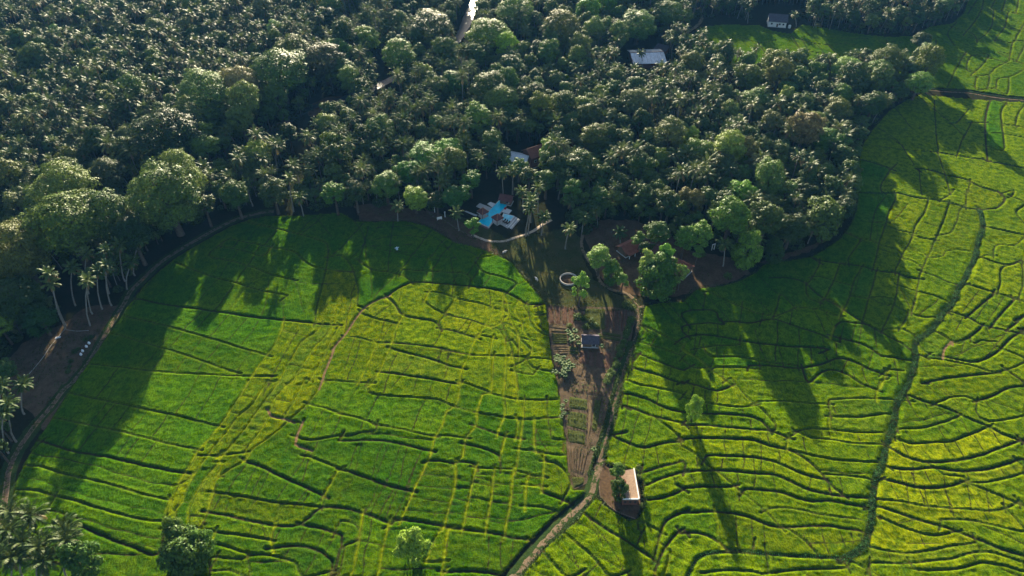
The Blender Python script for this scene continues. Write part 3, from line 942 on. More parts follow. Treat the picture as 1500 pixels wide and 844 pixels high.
def broad_tree(seed, Rc, H, nleaf, leaf, flat=.75, lobes=14, open_=0.0, spread=1.0):
    """crown mesh and trunk mesh; crown radius Rc, total height H"""
    rs_ = np.random.RandomState(seed)
    rr = random.Random(seed)
    cz = H - Rc * flat
    lob = []
    for i in range(lobes):
        t = 2.399963 * i + rr.uniform(-.3, .3)
        q = math.sqrt((i + .5) / lobes)
        rad = Rc * (.68 * q) * spread
        rad *= 1 + .22 * math.sin(2 * t + seed) + .12 * math.sin(3 * t + seed * 2)
        z = cz + Rc * .16 * math.sin(t * 1.5 + seed) + Rc * flat * (math.sqrt(max(0, 1 - (q * .93) ** 2)) * .72 - .18) + rr.uniform(-.16, .16) * Rc
        rl = Rc * rr.uniform(.22, .34) * (1.15 - .3 * q)
        lob.append((rad * math.cos(t) * rr.uniform(.8, 1.15), rad * math.sin(t) * rr.uniform(.8, 1.15), z, rl))
    for i in range(int(lobes * .8)):     # lower skirts
        t = rr.uniform(0, 6.28); q = rr.random()
        rad = Rc * (.78 - .35 * q) * rr.uniform(.8, 1.05)
        lob.append((rad * math.cos(t), rad * math.sin(t), cz - Rc * flat * (.1 + .85 * q), Rc * rr.uniform(.17, .28)))
    L_ = np.array(lob)
    w = L_[:, 3] ** 2; w /= w.sum()
    k = rs_.choice(len(L_), int(nleaf * 1.9), p=w)
    D = rs_.randn(len(k), 3); D /= np.linalg.norm(D, axis=1, keepdims=True)
    low = D[:, 2] < -.25
    D[low, 2] *= -1 * (rs_.rand(low.sum()) < .7) * 2 + 1
    # each lobe breaks into tufts: radius follows a lumpy function of direction
    ph = L_[k, 0] * 3 + L_[k, 1] * 5
    lump = np.sin(D[:, 0] * 5 + ph) * np.sin(D[:, 1] * 5 + ph * 1.7) * np.sin(D[:, 2] * 5 + ph * .6)
    rad = L_[k, 3] * (1 + .36 * lump + rs_.uniform(-.18, .10, len(k)))
    P = L_[k, :3] + D * rad[:, None] * np.array((1, 1, .78))
    # drop leaves buried inside other lobes
    inside = np.zeros(len(P), int)
    for l in L_:
        inside += (((P - l[:3]) / np.array((1, 1, .78))) ** 2).sum(1) < (l[3] * .72) ** 2
    ok = inside == 0
    if open_: ok &= (lump > -.55 + open_ * .5) | (rs_.rand(len(P)) < .45)
    P, D = P[ok][:nleaf], D[ok][:nleaf]
    N = D * 1.0 + rs_.randn(len(P), 3) * .34 + np.array((0, 0, .25))
    V, F = quad_cloud(P, N, leaf * rs_.uniform(.6, 1.45, len(P)), .75, rs_)
    crown = np_mesh('crown', V, F, [M['leaf']])
    t = MB()
    r0 = .035 * H * (.7 + .05 * Rc)
    lean = (rr.uniform(-.4, .4), rr.uniform(-.4, .4))
    fork = cz - Rc * flat * .45
    t.tube([(0, 0, -.4), (lean[0] * .3, lean[1] * .3, fork * .5), (lean[0], lean[1], fork)], [r0 * 1.3, r0 * .9, r0 * .7], 7, False)
    for l in sorted(lob, key=lambda q: -q[3])[:7]:
        mx, my = (lean[0] + l[0]) / 2 + rr.uniform(-.4, .4), (lean[1] + l[1]) / 2 + rr.uniform(-.4, .4)
        t.tube([(lean[0], lean[1], fork - .3), (mx, my, (fork + l[2]) / 2 + .2), (l[0], l[1], l[2])], [r0 * .5, r0 * .32, r0 * .1], 5, False)
    return crown, t.mesh('trunk', M['bark'], True)

def frond_arrays(L_, e0, droop, nst, rr, wide=1.0):
    """one feather leaf in the xz plane, leaflets to both sides"""
    V, F = [], []
    n = 9
    path = []
    x = z = 0.0; e = e0
    for i in range(n):
        path.append((x, z, e))
        x += math.cos(e) * L_ / (n - 1); z += math.sin(e) * L_ / (n - 1)
        e -= droop * (.4 + i / n * 1.3) / (n - 1)
    for i in range(n):
        w = .055 * (1 - i / n) + .018
        px_, pz, _ = path[i]
        V += [(px_, -w, pz), (px_, 0, pz + w * .8), (px_, w, pz)]
    for i in range(n - 1):
        a = i * 3
        F += [(a, a + 1, a + 4, a + 3), (a + 1, a + 2, a + 5, a + 4)]
    for sgn in (-1, 1):
        for j in range(nst):
            s = .14 + .86 * (j + rr.uniform(0, .6)) / nst
            k = min(n - 2, int(s * (n - 1))); f = s * (n - 1) - k
            bx = path[k][0] * (1 - f) + path[k + 1][0] * f
            bz = path[k][1] * (1 - f) + path[k + 1][1] * f
            e = path[k][2]
            ll = (.95 * math.sin(math.pi * min(1, s * .9 + .12)) ** .6 + .12) * L_ / 4.6 * rr.uniform(.85, 1.1) * wide
            fw = .55 * ll; sd = ll * .72; dn = ll * rr.uniform(.22, .5)
            dx, dz = math.cos(e), math.sin(e)
            tx, tz = bx + dx * fw + dz * 0, bz + dz * fw - dn
            w2 = .13 * wide
            k0 = len(V)
            V += [(bx - dx * w2, 0, bz - dz * w2), (bx + dx * w2, 0, bz + dz * w2), (tx + dx * .05, sgn * sd, tz + dz * .05), (tx - dx * .07, sgn * sd, tz - dz * .07)]
            F.append((k0, k0 + 1, k0 + 2, k0 + 3) if sgn > 0 else (k0 + 3, k0 + 2, k0 + 1, k0))
    return np.array(V, float), np.array(F, int)

def palm_frond_specs(seed, nf=27):
    rr = random.Random(seed)
    out = []
    for i in range(nf):
        q = i / (nf - 1)
        az = 2.399963 * i + rr.uniform(-.25, .25)
        e0 = R(78) - q * R(112) + rr.uniform(-.12, .12)
        dr = R(52) + (1 - abs(q - .4)) * R(38) + rr.uniform(-.2, .2)
        Lf = (3.6 + 1.3 * math.sin(math.pi * min(1, q + .25))) * rr.uniform(.88, 1.1)
        out.append((az, e0, dr, Lf, i >= nf - 3))
    return out
def palm_tree(seed, H, lean, nf=27, nst=12, wide=1.0, split=False):
    rr = random.Random(seed)
    la = rr.uniform(0, 6.28)
    lx, ly = lean * math.cos(la), lean * math.sin(la)
    path = [(lx * t ** 1.7 * (1.12 - .12 * t), ly * t ** 1.7 * (1.12 - .12 * t), -.3 + (H + .3) * t) for t in (0, .12, .3, .5, .7, .88, 1)]
    t = MB()
    t.tube(path, [.30, .21, .18, .165, .15, .14, .16], 6, True)
    trunk = t.mesh('trunk', M['palmbark'], True)
    top = np.array(path[-1])
    Vs, Fs, Ms = [], [], []
    fr = []
    k = 0
    for (az, e0, dr, Lf, dead) in palm_frond_specs(seed, nf):
        V, F = frond_arrays(Lf, e0, dr, nst, rr, wide)
        c, s_ = math.cos(az), math.sin(az)
        W = np.stack((V[:, 0] * c - V[:, 1] * s_, V[:, 0] * s_ + V[:, 1] * c, V[:, 2]), 1) + top
        fr.append((W, F, dead))
        Vs.append(W); Fs.append(F + k); Ms.append(np.full(len(F), int(dead)))
        k += len(W)
    crown = None if split else np_mesh('crown', np.concatenate(Vs), np.concatenate(Fs), [M['frond'], M['deadfrond']], np.concatenate(Ms))
    nuts = MB()
    for i in range(9):
        a = rr.uniform(0, 6.28); r_ = rr.uniform(.22, .45)
        x, y, z = top[0] + math.cos(a) * r_, top[1] + math.sin(a) * r_, top[2] - rr.uniform(.15, .6)
        q = .13
        nuts.add([(x - q, y, z), (x, y - q, z), (x + q, y, z), (x, y + q, z), (x, y, z + q * 1.2), (x, y, z - q * 1.2)],
                 [(0, 1, 4), (1, 2, 4), (2, 3, 4), (3, 0, 4), (1, 0, 5), (2, 1, 5), (3, 2, 5), (0, 3, 5)])
    return crown, trunk, nuts, fr

BROAD = {}    # class -> list of (crown, trunk, crown radius, height)
for cl, (Rc, H, nl, lf, lob, n) in {'small': (2.9, 8.5, 2600, .34, 13, 4), 'mid': (4.3, 12.5, 5200, .38, 20, 5), 'large': (6.6, 17.0, 11000, .43, 32, 4), 'huge': (9.5, 22.0, 20000, .47, 54, 3), 'bushy': (4.6, 7.4, 6500, .38, 22, 3)}.items():
    BROAD[cl] = []
    for i in range(n):
        flat = (.72, .85, .62, .95, .78)[i] if cl != 'bushy' else (.80, .72, .88)[i]
        c, t = broad_tree(len(cl) * 100 + i, Rc, H, nl, lf, flat, lob, open_=(.0, .5, .2, .7, .35)[i])
        BROAD[cl].append((c, t, Rc, H))
PALMS = []
for i, (H, lean) in enumerate(((15.5, 1.2), (13.0, 2.4), (17.5, .8), (11.0, 1.8), (14.5, 3.4), (8.5, .6))):
    c, t, nuts, _ = palm_tree(40 + i, H, lean)
    PALMS.append((c, t, 4.2, H))

# zones ------------------------------------------------------------
FOREST = [gpts("-80,600 -20,570 10,528 45,486 85,462 80,440 110,425 160,432 178,425 190,398 215,372 260,340 312,312 380,297 440,305 512,303 555,303 600,300 650,304 668,300 662,288 690,272 735,258 775,262 808,275 822,300 838,330 850,345 880,330 905,320 925,318 960,345 1000,352 1050,362 1075,385 1110,392 1165,362 1200,352 1235,322 1246,290 1250,262 1252,235 1262,200 1290,170 1325,148 1352,128 1338,112 1280,104 1200,110 1100,106 1010,92 985,70 1000,50 1020,30 1060,24 1110,36 1160,34 1195,44 1280,50 1330,50 1372,37 1398,28 1410,12 1420,-60 1250,-130 700,-140 -260,-140 -260,600"),
          gpts("-80,600 -10,650 2,700 -6,740 -60,760")]
# openings in the wood: river, houses, clearings (picture outlines laid on the ground)
OPEN = [gpts(s) for s in (
    "690,-90 735,-90 716,-20 704,10 700,40 694,92 668,98 664,60 674,20",
    "545,82 590,78 588,172 545,176",
    "455,142 500,136 520,150 480,170 450,172",
    "905,62 972,56 992,125 975,140 930,140 900,120",
    "740,214 806,206 812,255 790,272 750,272 740,250",
    "868,335 900,322 925,345 930,372 905,408 884,400",
    "955,365 1002,360 1008,404 985,404 960,385",
    "1015,372 1085,378 1085,395 1020,400",
    "1095,8 1175,8 1185,50 1100,44",
    "384,322 424,318 452,250 468,205 440,205 418,250",
    "520,146 540,160 470,204 400,230 335,266 288,280 288,262 330,238 395,202 455,165",
    "60,395 150,395 175,430 120,460 60,450",
    "1010,28 1040,22 1040,36 1005,50")]
HOUSES = []
def free(x, y, r=0.0):
    X_, Y_ = np.array([x]), np.array([y])
    return not any(pip(X_, Y_, p)[0] for p in OPEN)
def inforest(x, y):
    X_, Y_ = np.array([x]), np.array([y])
    return any(pip(X_, Y_, p)[0] for p in FOREST)

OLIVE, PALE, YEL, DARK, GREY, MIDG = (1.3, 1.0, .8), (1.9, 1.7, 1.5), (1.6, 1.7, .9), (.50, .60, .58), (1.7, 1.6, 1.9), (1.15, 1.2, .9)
TREES = []    # x, y, kind ('palm'|'broad'), proto index tuple, scale, rot, colour, label
occupied = []
def place(x, y, kind, proto, sc, rot=None, col=None, label=None, crown_r=None, parts=None):
    r_ = crown_r if crown_r is not None else ((3.1 if kind == 'palm' else proto[2] * .78) * sc)
    TREES.append(dict(x=x, y=y, kind=kind, proto=proto, sc=sc, rot=rnd.uniform(0, 6.28) if rot is None else rot, col=col, label=label, r=r_, split=parts))
    occupied.append((x, y, r_))
# trees picked out one by one: picture place of the crown centre, crown radius in pixels
def special(px, py, rp, h, col=None, label=None, var=0, hs=None):
    bushy = var >= 10
    z = h * (.5 if bushy else .62)
    x, y = G(px, py, z)
    f = y * CP - (z - CAM_H) * SP
    rad = rp / 1000.0 * f
    cl = 'small' if rad < 3.4 else 'mid' if rad < 5.3 else 'large' if rad < 8 else 'huge'
    if bushy: cl = 'bushy'; var -= 10
    pr = BROAD[cl][var % len(BROAD[cl])]
    sc = rad / pr[2]
    place(x, y, 'broad', pr + (h / pr[3] / sc,), sc, col=col, label=label, crown_r=rad * .8)
for a in (
    (242, 287, 52, 27, MIDG, 'large round green tree at the forest edge above the curved dirt path', 1),
    (268, 262, 34, 25, PALE, 'pale topped tree rising behind the large round green tree by the curved path', 0),
    (98, 288, 46, 26, MIDG, 'broad mid green tree with bright top above the western tree bank', 0),
    (100, 335, 58, 26, OLIVE, 'very wide olive tree in the bank above the leaning palms', 2),
    (28, 372, 48, 24, OLIVE, 'olive tree with a pale top at the western margin of the wood', 0),
    (158, 318, 38, 24, MIDG, 'fine leaved green tree between the olive tree and the round tree', 1),
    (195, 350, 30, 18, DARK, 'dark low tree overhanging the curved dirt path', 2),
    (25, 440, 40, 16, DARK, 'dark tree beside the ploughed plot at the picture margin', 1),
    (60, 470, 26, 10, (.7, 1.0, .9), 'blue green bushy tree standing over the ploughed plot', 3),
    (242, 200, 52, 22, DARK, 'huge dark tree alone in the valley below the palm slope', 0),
    (300, 140, 46, 24, PALE, 'tall pale olive tree beside the dark valley', 1),
    (350, 130, 34, 22, (1.6, 1.4, 1.1), 'pale feathery tree among the big valley trees', 2),
    (410, 110, 48, 24, MIDG, 'huge green tree at the head of the dark valley', 2),
    (430, 82, 30, 21, OLIVE, 'olive tree crowning the group at the head of the valley', 0),
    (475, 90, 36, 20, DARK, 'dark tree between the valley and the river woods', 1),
    (405, 47, 17, 15, (2.6, 2.6, 3.0), 'silvery white flowering tree on the palm slope', 1),
    (300, 24, 12, 13, YEL, 'small bright green tree high on the palm slope', 0),
    (84, 55, 17, 15, (1.2, 1.7, 1.1), 'clear green round tree on the upper palm slope', 1),
    (138, 70, 15, 13, YEL, 'yellowish tree on the upper palm slope', 2),
    (378, 228, 24, 16, (2.0, 1.7, 1.1), 'yellow topped slim tree above the curved path', 3),
    (480, 185, 20, 14, (2.0, 1.8, 1.3), 'pale tree at the near bank of the dark valley', 1),
    (538, 60, 22, 17, YEL, 'yellow green tree west of the river', 0),
    (585, 82, 28, 18, MIDG, 'tall green tree above the glint of river water', 3),
    (632, 42, 38, 20, OLIVE, 'big olive tree on the west bank of the river', 1),
    (715, 55, 36, 20, MIDG, 'big green tree on the east bank of the river', 2),
    (755, 22, 30, 20, PALE, 'large pale tree near the top of the river', 0),
    (742, 68, 20, 19, (1.9, 2.1, .8), 'vivid yellow green tree east of the river', 3),
    (748, 98, 24, 15, MIDG, 'mid green tree below the vivid yellow green tree', 4),
    (822, 42, 32, 20, OLIVE, 'rounded olive tree between the river and the barn roof', 0),
    (870, 45, 20, 17, PALE, 'pale tree northwest of the barn roof', 1),
    (935, 36, 30, 17, (1.5, 1.6, 1.1), 'light green spreading tree above the barn roof', 1),
    (980, 22, 26, 17, MIDG, 'green tree beside the bend of the upper lane', 2),
    (665, 125, 24, 15, (1.1, 1.5, .8), 'green tree among the palms south of the river', 2),
    (720, 132, 30, 18, DARK, 'dark dome tree in the middle of the wood', 0),
    (806, 222, 20, 14, (1.9, 2.1, .8), 'bright yellow green tree beside the red roof in the wood', 1),
    (735, 150, 28, 16, MIDG, 'mid green tree below the dark dome tree', 3),
    (700, 175, 26, 17, PALE, 'pale olive tree northwest of the hidden house', 1),
    (620, 232, 30, 13, (1.1, 1.7, .8), 'fresh green tree in the hollow north of the dirt bank', 1),
    (655, 225, 26, 13, (1.4, 1.9, .8), 'fresh green bushy tree north of the pool', 2),
    (600, 255, 22, 12, (1.1, 1.7, .8), 'low fresh green tree above the dirt bank', 0),
    (565, 272, 24, 13, (2.2, 2.1, 1.4), 'cream flowered tree at the edge of the dirt bank', 1),
    (608, 290, 22, 11, (1.9, 1.9, 1.2), 'pale leaved tree leaning over the dirt bank', 3),
    (668, 290, 22, 11, (.9, 1.3, .9), 'dark green tree just west of the pool', 0),
    (690, 268, 18, 11, (.9, 1.4, .8), 'leafy green tree touching the pool terrace', 2),
    (692, 332, 14, 8, (1.2, 1.5, .8), 'small leafy tree where the sandy path starts', 1),
    (878, 378, 20, 12, (2.3, 2.3, 1.6), 'pale leaved tree on the slope above the circular pit', 1),
    (896, 398, 15, 9, (1.0, 1.3, .8), 'green tree just below the pale leaved tree', 12),
    (850, 420, 15, 14, (1.9, 2.0, 1.4), 'slim pale tree with a long bare trunk beside the circular pit', 3),
    (912, 412, 12, 7, (1.7, 1.8, 1.2), 'small pale tree at the bend of the footpath', 1),
    (965, 404, 36, 14, (.75, .95, .6), 'big dark bushy tree at the tip of the wood near the garden', 10),
    (948, 388, 15, 15, (2.2, 2.3, 1.6), 'pale grey green tree behind the big bushy tree', 1),
    (975, 380, 14, 15, (2.1, 2.2, 1.6), 'silvery tree in front of the red roofed bungalow', 2),
    (998, 402, 11, 11, (2.2, 2.2, 1.7), 'narrow pale tree on the field side of the big bushy tree', 3),
    (1096, 362, 26, 14, (1.5, 1.7, .9), 'light green tree at the bare bank by the eastern field', 12),
    (1135, 368, 16, 9, DARK, 'small dark tree between the light green tree and the corner grove', 10),
    (1205, 322, 34, 15, (1.2, 1.1, .9), 'wide brownish green tree at the corner of the wood', 11),
    (1235, 310, 20, 13, DARK, 'dark tree closing the corner of the wood', 2),
    (1160, 335, 24, 14, DARK, 'dark tree beside the wide brownish tree at the corner', 1),
    (1345, 124, 22, 13, (2.0, 2.0, 1.3), 'pale round tree at the eastern tip of the wood', 0),
    (1300, 92, 28, 17, OLIVE, 'olive tree on the crest near the eastern tip', 1),
    (1240, 105, 26, 15, (1.5, 1.7, 1.5), 'grey green tree on the eastern crest', 2),
    (1358, 78, 20, 12, (.9, 1.1, .9), 'dark umbrella tree standing in the far rice strip', 1),
    (1350, 62, 16, 11, DARK, 'flat dark tree behind the umbrella tree', 2),
    (1105, 150, 26, 15, PALE, 'pale grey tree in the eastern wood', 1),
    (1020, 225, 26, 15, (1.6, 1.7, 1.0), 'yellowish crown in the dense eastern wood', 1),
    (1085, 285, 24, 14, (1.5, 1.9, .9), 'leafy light tree in the south of the eastern wood', 3),
    (1215, 210, 26, 14, (1.1, 1.4, .8), 'rich green tree near the eastern edge of the wood', 0),
    (1190, 185, 22, 14, (1.4, 1.7, .8), 'light green crown near the eastern edge of the wood', 2),
    (870, 205, 24, 15, OLIVE, 'olive crown east of the hidden house', 0),
    (120, 822, 30, 12, (.9, 1.1, .7), 'round bushy tree beside the near palms', 11),
    (268, 812, 42, 12, (.7, .85, .55), 'big dark green bushy tree standing in the near rice field', 10),
    (258, 780, 18, 13, (1.2, 1.3, .8), 'rounded upper crown rising over the near bushy tree', 12),
    (298, 796, 17, 10, (1.6, 1.7, 1.2), 'paler bush leaning off the near bushy tree', 11),
    (603, 802, 27, 11.5, (3.0, 2.7, 1.2), 'lone yellow green round tree in the near rice field', 11),
    (1017, 600, 12, 10.5, (2.9, 2.7, 1.3), 'lone sparse pale tree in the terraced eastern field', 11),
    (905, 692, 13, 7.5, (1.5, 1.5, 1.1), 'sparse grey green tree at the corner of the brick hut', 3),
    (908, 717, 15, 7.0, (.7, .85, .5), 'dense dark tree pressed against the brick hut', 10),
    (934, 687, 6, 4.5, (1.5, 1.3, 1.1), 'little brownish tree behind the brick hut', 1),
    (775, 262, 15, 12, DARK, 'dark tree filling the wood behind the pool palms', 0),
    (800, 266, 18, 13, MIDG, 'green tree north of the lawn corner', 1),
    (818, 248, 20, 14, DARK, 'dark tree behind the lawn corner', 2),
    (760, 246, 14, 10, (1.0, 1.3, .8), 'green tree just below the pale metal roof in the wood', 1),
    (838, 282, 18, 13, (1.0, 1.3, .8), 'green tree above the eastern end of the sandy path', 3),
    (936, 354, 13, 9, (1.0, 1.3, .8), 'green tree covering the east end of the small red gabled house', 1),
    (946, 366, 12, 8, DARK, 'dark green tree below the small red gabled house', 0),
    (962, 346, 20, 13, MIDG, 'green tree over the dark red roof between the bungalows', 2),
    (1003, 352, 20, 13, (1.3, 1.6, .8), 'leafy green tree north of the red roofed bungalow', 1),
    (1026, 346, 20, 14, PALE, 'pale tree northeast of the red roofed bungalow', 1),
    (1022, 372, 11, 8, (1.3, 1.6, .9), 'small green tree east of the red roofed bungalow', 2),
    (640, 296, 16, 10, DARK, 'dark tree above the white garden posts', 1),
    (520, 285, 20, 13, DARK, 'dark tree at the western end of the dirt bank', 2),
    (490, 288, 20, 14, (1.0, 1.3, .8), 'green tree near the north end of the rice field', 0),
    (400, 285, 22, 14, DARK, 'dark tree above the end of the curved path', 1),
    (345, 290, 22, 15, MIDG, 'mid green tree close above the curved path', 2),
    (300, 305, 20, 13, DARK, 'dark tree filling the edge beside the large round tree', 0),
    (-2, 660, 17, 8, DARK, 'dark bush where the track leaves the field edge', 0),
    (6, 545, 20, 9, (.7, .9, .8), 'dark bush at the lower end of the ploughed plot', 1),
    (4, 630, 14, 8, (.7, .9, .7), 'low dark tree behind the palms by the track', 2),
):
    special(*a[:4], col=a[4], label=a[5], var=a[6])

def special_palm(bx, by, tx, ty, label, col=None, split=False):
    """base and crown centre as seen; the height follows from the two"""
    x, y = G(bx, by)
    best = None
    for h in np.arange(4, 26, .25):
        X2, Y2 = G(tx, ty, h)
        d = math.hypot(X2 - x, Y2 - y)
        if best is None or d < best[0]: best = (d, h, X2, Y2)
    d, h, X2, Y2 = best
    place(x, y, 'palm', ('own', h, (X2 - x, Y2 - y)), 1.0, rot=0.0, col=col, label=label, crown_r=2.5, parts=split)
PW = (1.35, 1.3, 1.15)
for a in (
    ("96,482 76,416", 'leaning coconut palm rooted at the corner of the ploughed plot'),
    ("97,478 71,402", 'coconut palm with dim crown rooted beside the leaning corner palm'),
    ("132,477 128,412", 'coconut palm standing on the red soil with a short crooked trunk'),
    ("135,460 127,405", 'coconut palm whose trunk crosses behind the red soil palm'),
    ("150,453 143,398", 'coconut palm with orange nuts and wavy trunk above the red soil'),
    ("163,448 156,390", 'dim coconut palm between the orange nut palm and the path'),
    ("183,412 175,360", 'coconut palm behind the pair of curved palms by the path'),
    ("186,424 192,384", 'curved coconut palm nearest the bend of the dirt path'),
    ("197,404 205,352", 'coconut palm whose crown hangs beside the curved dirt path'),
    ("160,430 155,368", 'bright coconut palm in the middle of the edge group'),
    ("130,430 126,372", 'sunlit coconut palm in front of the wide olive tree'),
    ("110,448 106,392", 'coconut palm with shining fronds behind the plot palms'),
    ("23,648 12,592", 'coconut palm with long white trunk beside the track'),
    ("12,664 4,605", 'pale trunked coconut palm next to the picture margin'),
    ("35,607 34,564", 'short curved coconut palm at the foot of the ploughed plot'),
    ("6,626 2,566", 'coconut palm behind the white trunked palm by the track'),
    ("47,806 46,756", 'coconut palm standing clear over the near rice corner', 1),
    ("15,800 16,750", 'coconut palm at the head of the near palm group', 1),
    ("14,832 12,778", 'coconut palm with spread fronds at the western margin of the near group', 1),
    ("35,850 34,796", 'coconut palm in the middle of the near palm group', 1),
    ("58,858 58,802", 'coconut palm with dark core in the near palm group', 1),
    ("96,826 94,776", 'upper coconut palm of the pair next to the round bushy tree', 1),
    ("98,848 97,792", 'lower coconut palm of the pair next to the round bushy tree', 1),
    ("22,872 20,816", 'large coconut palm at the bottom of the near group', 1),
    ("64,880 64,824", 'lowest coconut palm beside the round bushy tree', 1),
    ("2,868 -4,812", 'coconut palm cut by the corner of the picture', 1),
    ("583,325 582,303", 'short palm in front of the dirt bank', 0),
    ("445,318 438,290", 'coconut palm with bright trunk at the north end of the field', 0),
    ("370,302 360,270", 'coconut palm with curved trunk behind the dirt path', 0),
    ("430,310 424,262", 'tall coconut palm at the north edge of the field', 0),
    ("672,338 668,312", 'golden palm beside the start of the sandy path', 0),
    ("770,346 776,306", 'coconut palm with white trunk by the pool steps', 0),
    ("774,345 778,296", 'twin coconut palm rising behind the pool steps', 0),
    ("767,312 764,281", 'coconut palm with curved trunk north of the pool steps', 0),
    ("788,312 788,275", 'coconut palm north of the sandy path end', 0),
    ("777,326 779,290", 'third coconut palm of the cluster beside the pool', 0),
    ("793,345 797,318", 'small coconut palm over the end of the sandy path', 0),
    ("751,285 751,250", 'coconut palm with straight trunk behind the pool bar', 0),
    ("737,290 736,254", 'coconut palm directly behind the pool', 0),
    ("828,365 834,336", 'coconut palm leaning at the edge of the lawn', 0),
    ("852,342 855,320", 'coconut palm at the wood edge above the pit slope', 0),
    ("909,356 908,341", 'young palm in front of the red gabled roof', 0),
    ("1059,390 1061,358", 'lone coconut palm with straight trunk on the bare bank', 0),
    ("941,100 939,78", 'coconut palm standing in front of the pale metal roof', 0),
    ("1095,34 1096,12", 'golden crowned palm beside the far white house', 0),
    ("1166,40 1164,22", 'palm leaning on the eastern end of the far white house', 0),
):
    (b_, t_) = pts(a[0])
    special_palm(*b_, *t_, a[1], split=(len(a) > 2 and a[2] == 1))

# an uneven skirt of low trees along the edges of the wood
for line in ("205,378 240,352 275,332 315,308 360,294 400,290 440,298", "452,302 480,302 515,298 540,296", "1105,384 1150,366 1200,346 1228,326 1242,298 1248,265 1250,235 1260,200 1285,168 1320,146",
             "1020,350 1050,356 1075,366", "640,304 660,300 680,298", "160,424 185,405", "0,528 30,500 60,474 75,462"):
    for q in catmull(gpts(line), 3.4):
        if rnd.random() < .18: continue
        pr = BROAD['small'][rnd.randrange(4)]
        place(q[0] + rnd.uniform(-1, 1), q[1] + rnd.uniform(0, 2.5), 'broad', pr + (rnd.uniform(.8, 1.15),), rnd.uniform(.6, 1.15), col=rnd.choice((DARK, DARK, None, OLIVE, MIDG)), crown_r=1.7)
# fill the wood --------------------------------------------------------
cell = {}
def key(x, y): return (int(x // 8), int(y // 8))
for (x, y, r_) in occupied: cell.setdefault(key(x, y), []).append((x, y, r_))
def clash(x, y, r_, k):
    i, j = key(x, y)
    for a in (-2, -1, 0, 1, 2):
        for b in (-2, -1, 0, 1, 2):
            for (u, v, w) in cell.get((i + a, j + b), ()):
                if (u - x) ** 2 + (v - y) ** 2 < ((r_ + w) * k) ** 2: return True
    return False
def palm_share(px, py):
    if px < 560 and py < 300:
        if 230 < px < 520 and 60 < py < 280 and abs((px - 230) * .42 - (260 - py)) < 45: return .08   # the valley
        return .56
    if px < 560 and py > 235: return .14
    if px < 560: return .55
    if 560 <= px < 700 and 120 < py < 300: return .55
    if px > 1000 and py < 60: return .55
    if 900 < px < 1080 and 90 < py < 200: return .5
    return .20
allF = FOREST
xmin, xmax, ymin, ymax = -400, 340, 110, 640
cands = []
for tries in range(90000):
    x, y = rnd.uniform(xmin, xmax), rnd.uniform(ymin, ymax)
    px, py = PX(x, y)
    if px < -260 or px > 1620: continue
    cands.append((x, y, px, py))
CX = np.array([c[0] for c in cands]); CY = np.array([c[1] for c in cands])
okf = np.zeros(len(cands), bool)
for p in FOREST: okf |= pip(CX, CY, p)
for p in OPEN: okf &= ~pip(CX, CY, p)
cands = [c for c, o in zip(cands, okf) if o]
nfill = 0
HB = {'small': 8.5, 'mid': 12.5, 'large': 17.0, 'huge': 22.0}
for idx, (x, y, px, py) in enumerate(cands):
    ps = palm_share(px, py)
    if rnd.random() < ps:
        pr = PALMS[rnd.choice((0, 1, 1, 2, 3, 3, 4, 5))]
        sc = rnd.choice((rnd.uniform(.5, .8), rnd.uniform(.7, 1.08))); kind = 'palm'; r_ = 2.7 * sc
    else:
        u = rnd.random()
        valley = px < 560 and ps < .1
        east = px > 600 and py > 90
        if valley: cl = 'large' if u < .5 else 'mid'
        elif east: cl = 'large' if u < .20 else 'mid' if u < .72 else 'small'
        elif px > 1000 and py < 60: cl = 'mid' if u < .5 else 'small'
        else: cl = 'large' if u < .16 else 'mid' if u < .6 else 'small'
        if cl == 'small' and rnd.random() < .3: cl = 'mid'
        if idx > len(cands) * .35: cl = 'small'
        pr = BROAD[cl][rnd.randrange(len(BROAD[cl]))]
        sc = rnd.uniform(.85, 1.15); kind = 'broad'; r_ = pr[2] * .80 * sc
    if clash(x, y, r_, .62 if kind == 'palm' else .74): continue
    col = None
    if kind == 'broad':
        v = rnd.random()
        if v < .08: col = PALE
        elif v < .15: col = YEL
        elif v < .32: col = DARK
        elif v < .44: col = OLIVE
        elif v < .49: col = GREY
        pr = pr + (rnd.uniform(.85, 1.2),)
    place(x, y, kind, pr, sc, col=col, crown_r=r_)
    cell.setdefault(key(x, y), []).append((x, y, r_))
    nfill += 1
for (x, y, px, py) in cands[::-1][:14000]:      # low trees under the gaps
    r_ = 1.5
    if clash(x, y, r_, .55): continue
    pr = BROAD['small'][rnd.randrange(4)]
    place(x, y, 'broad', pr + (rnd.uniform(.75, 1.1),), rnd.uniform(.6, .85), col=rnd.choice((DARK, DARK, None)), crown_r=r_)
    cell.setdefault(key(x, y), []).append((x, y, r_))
print('fill trees', nfill, 'all', len(TREES))

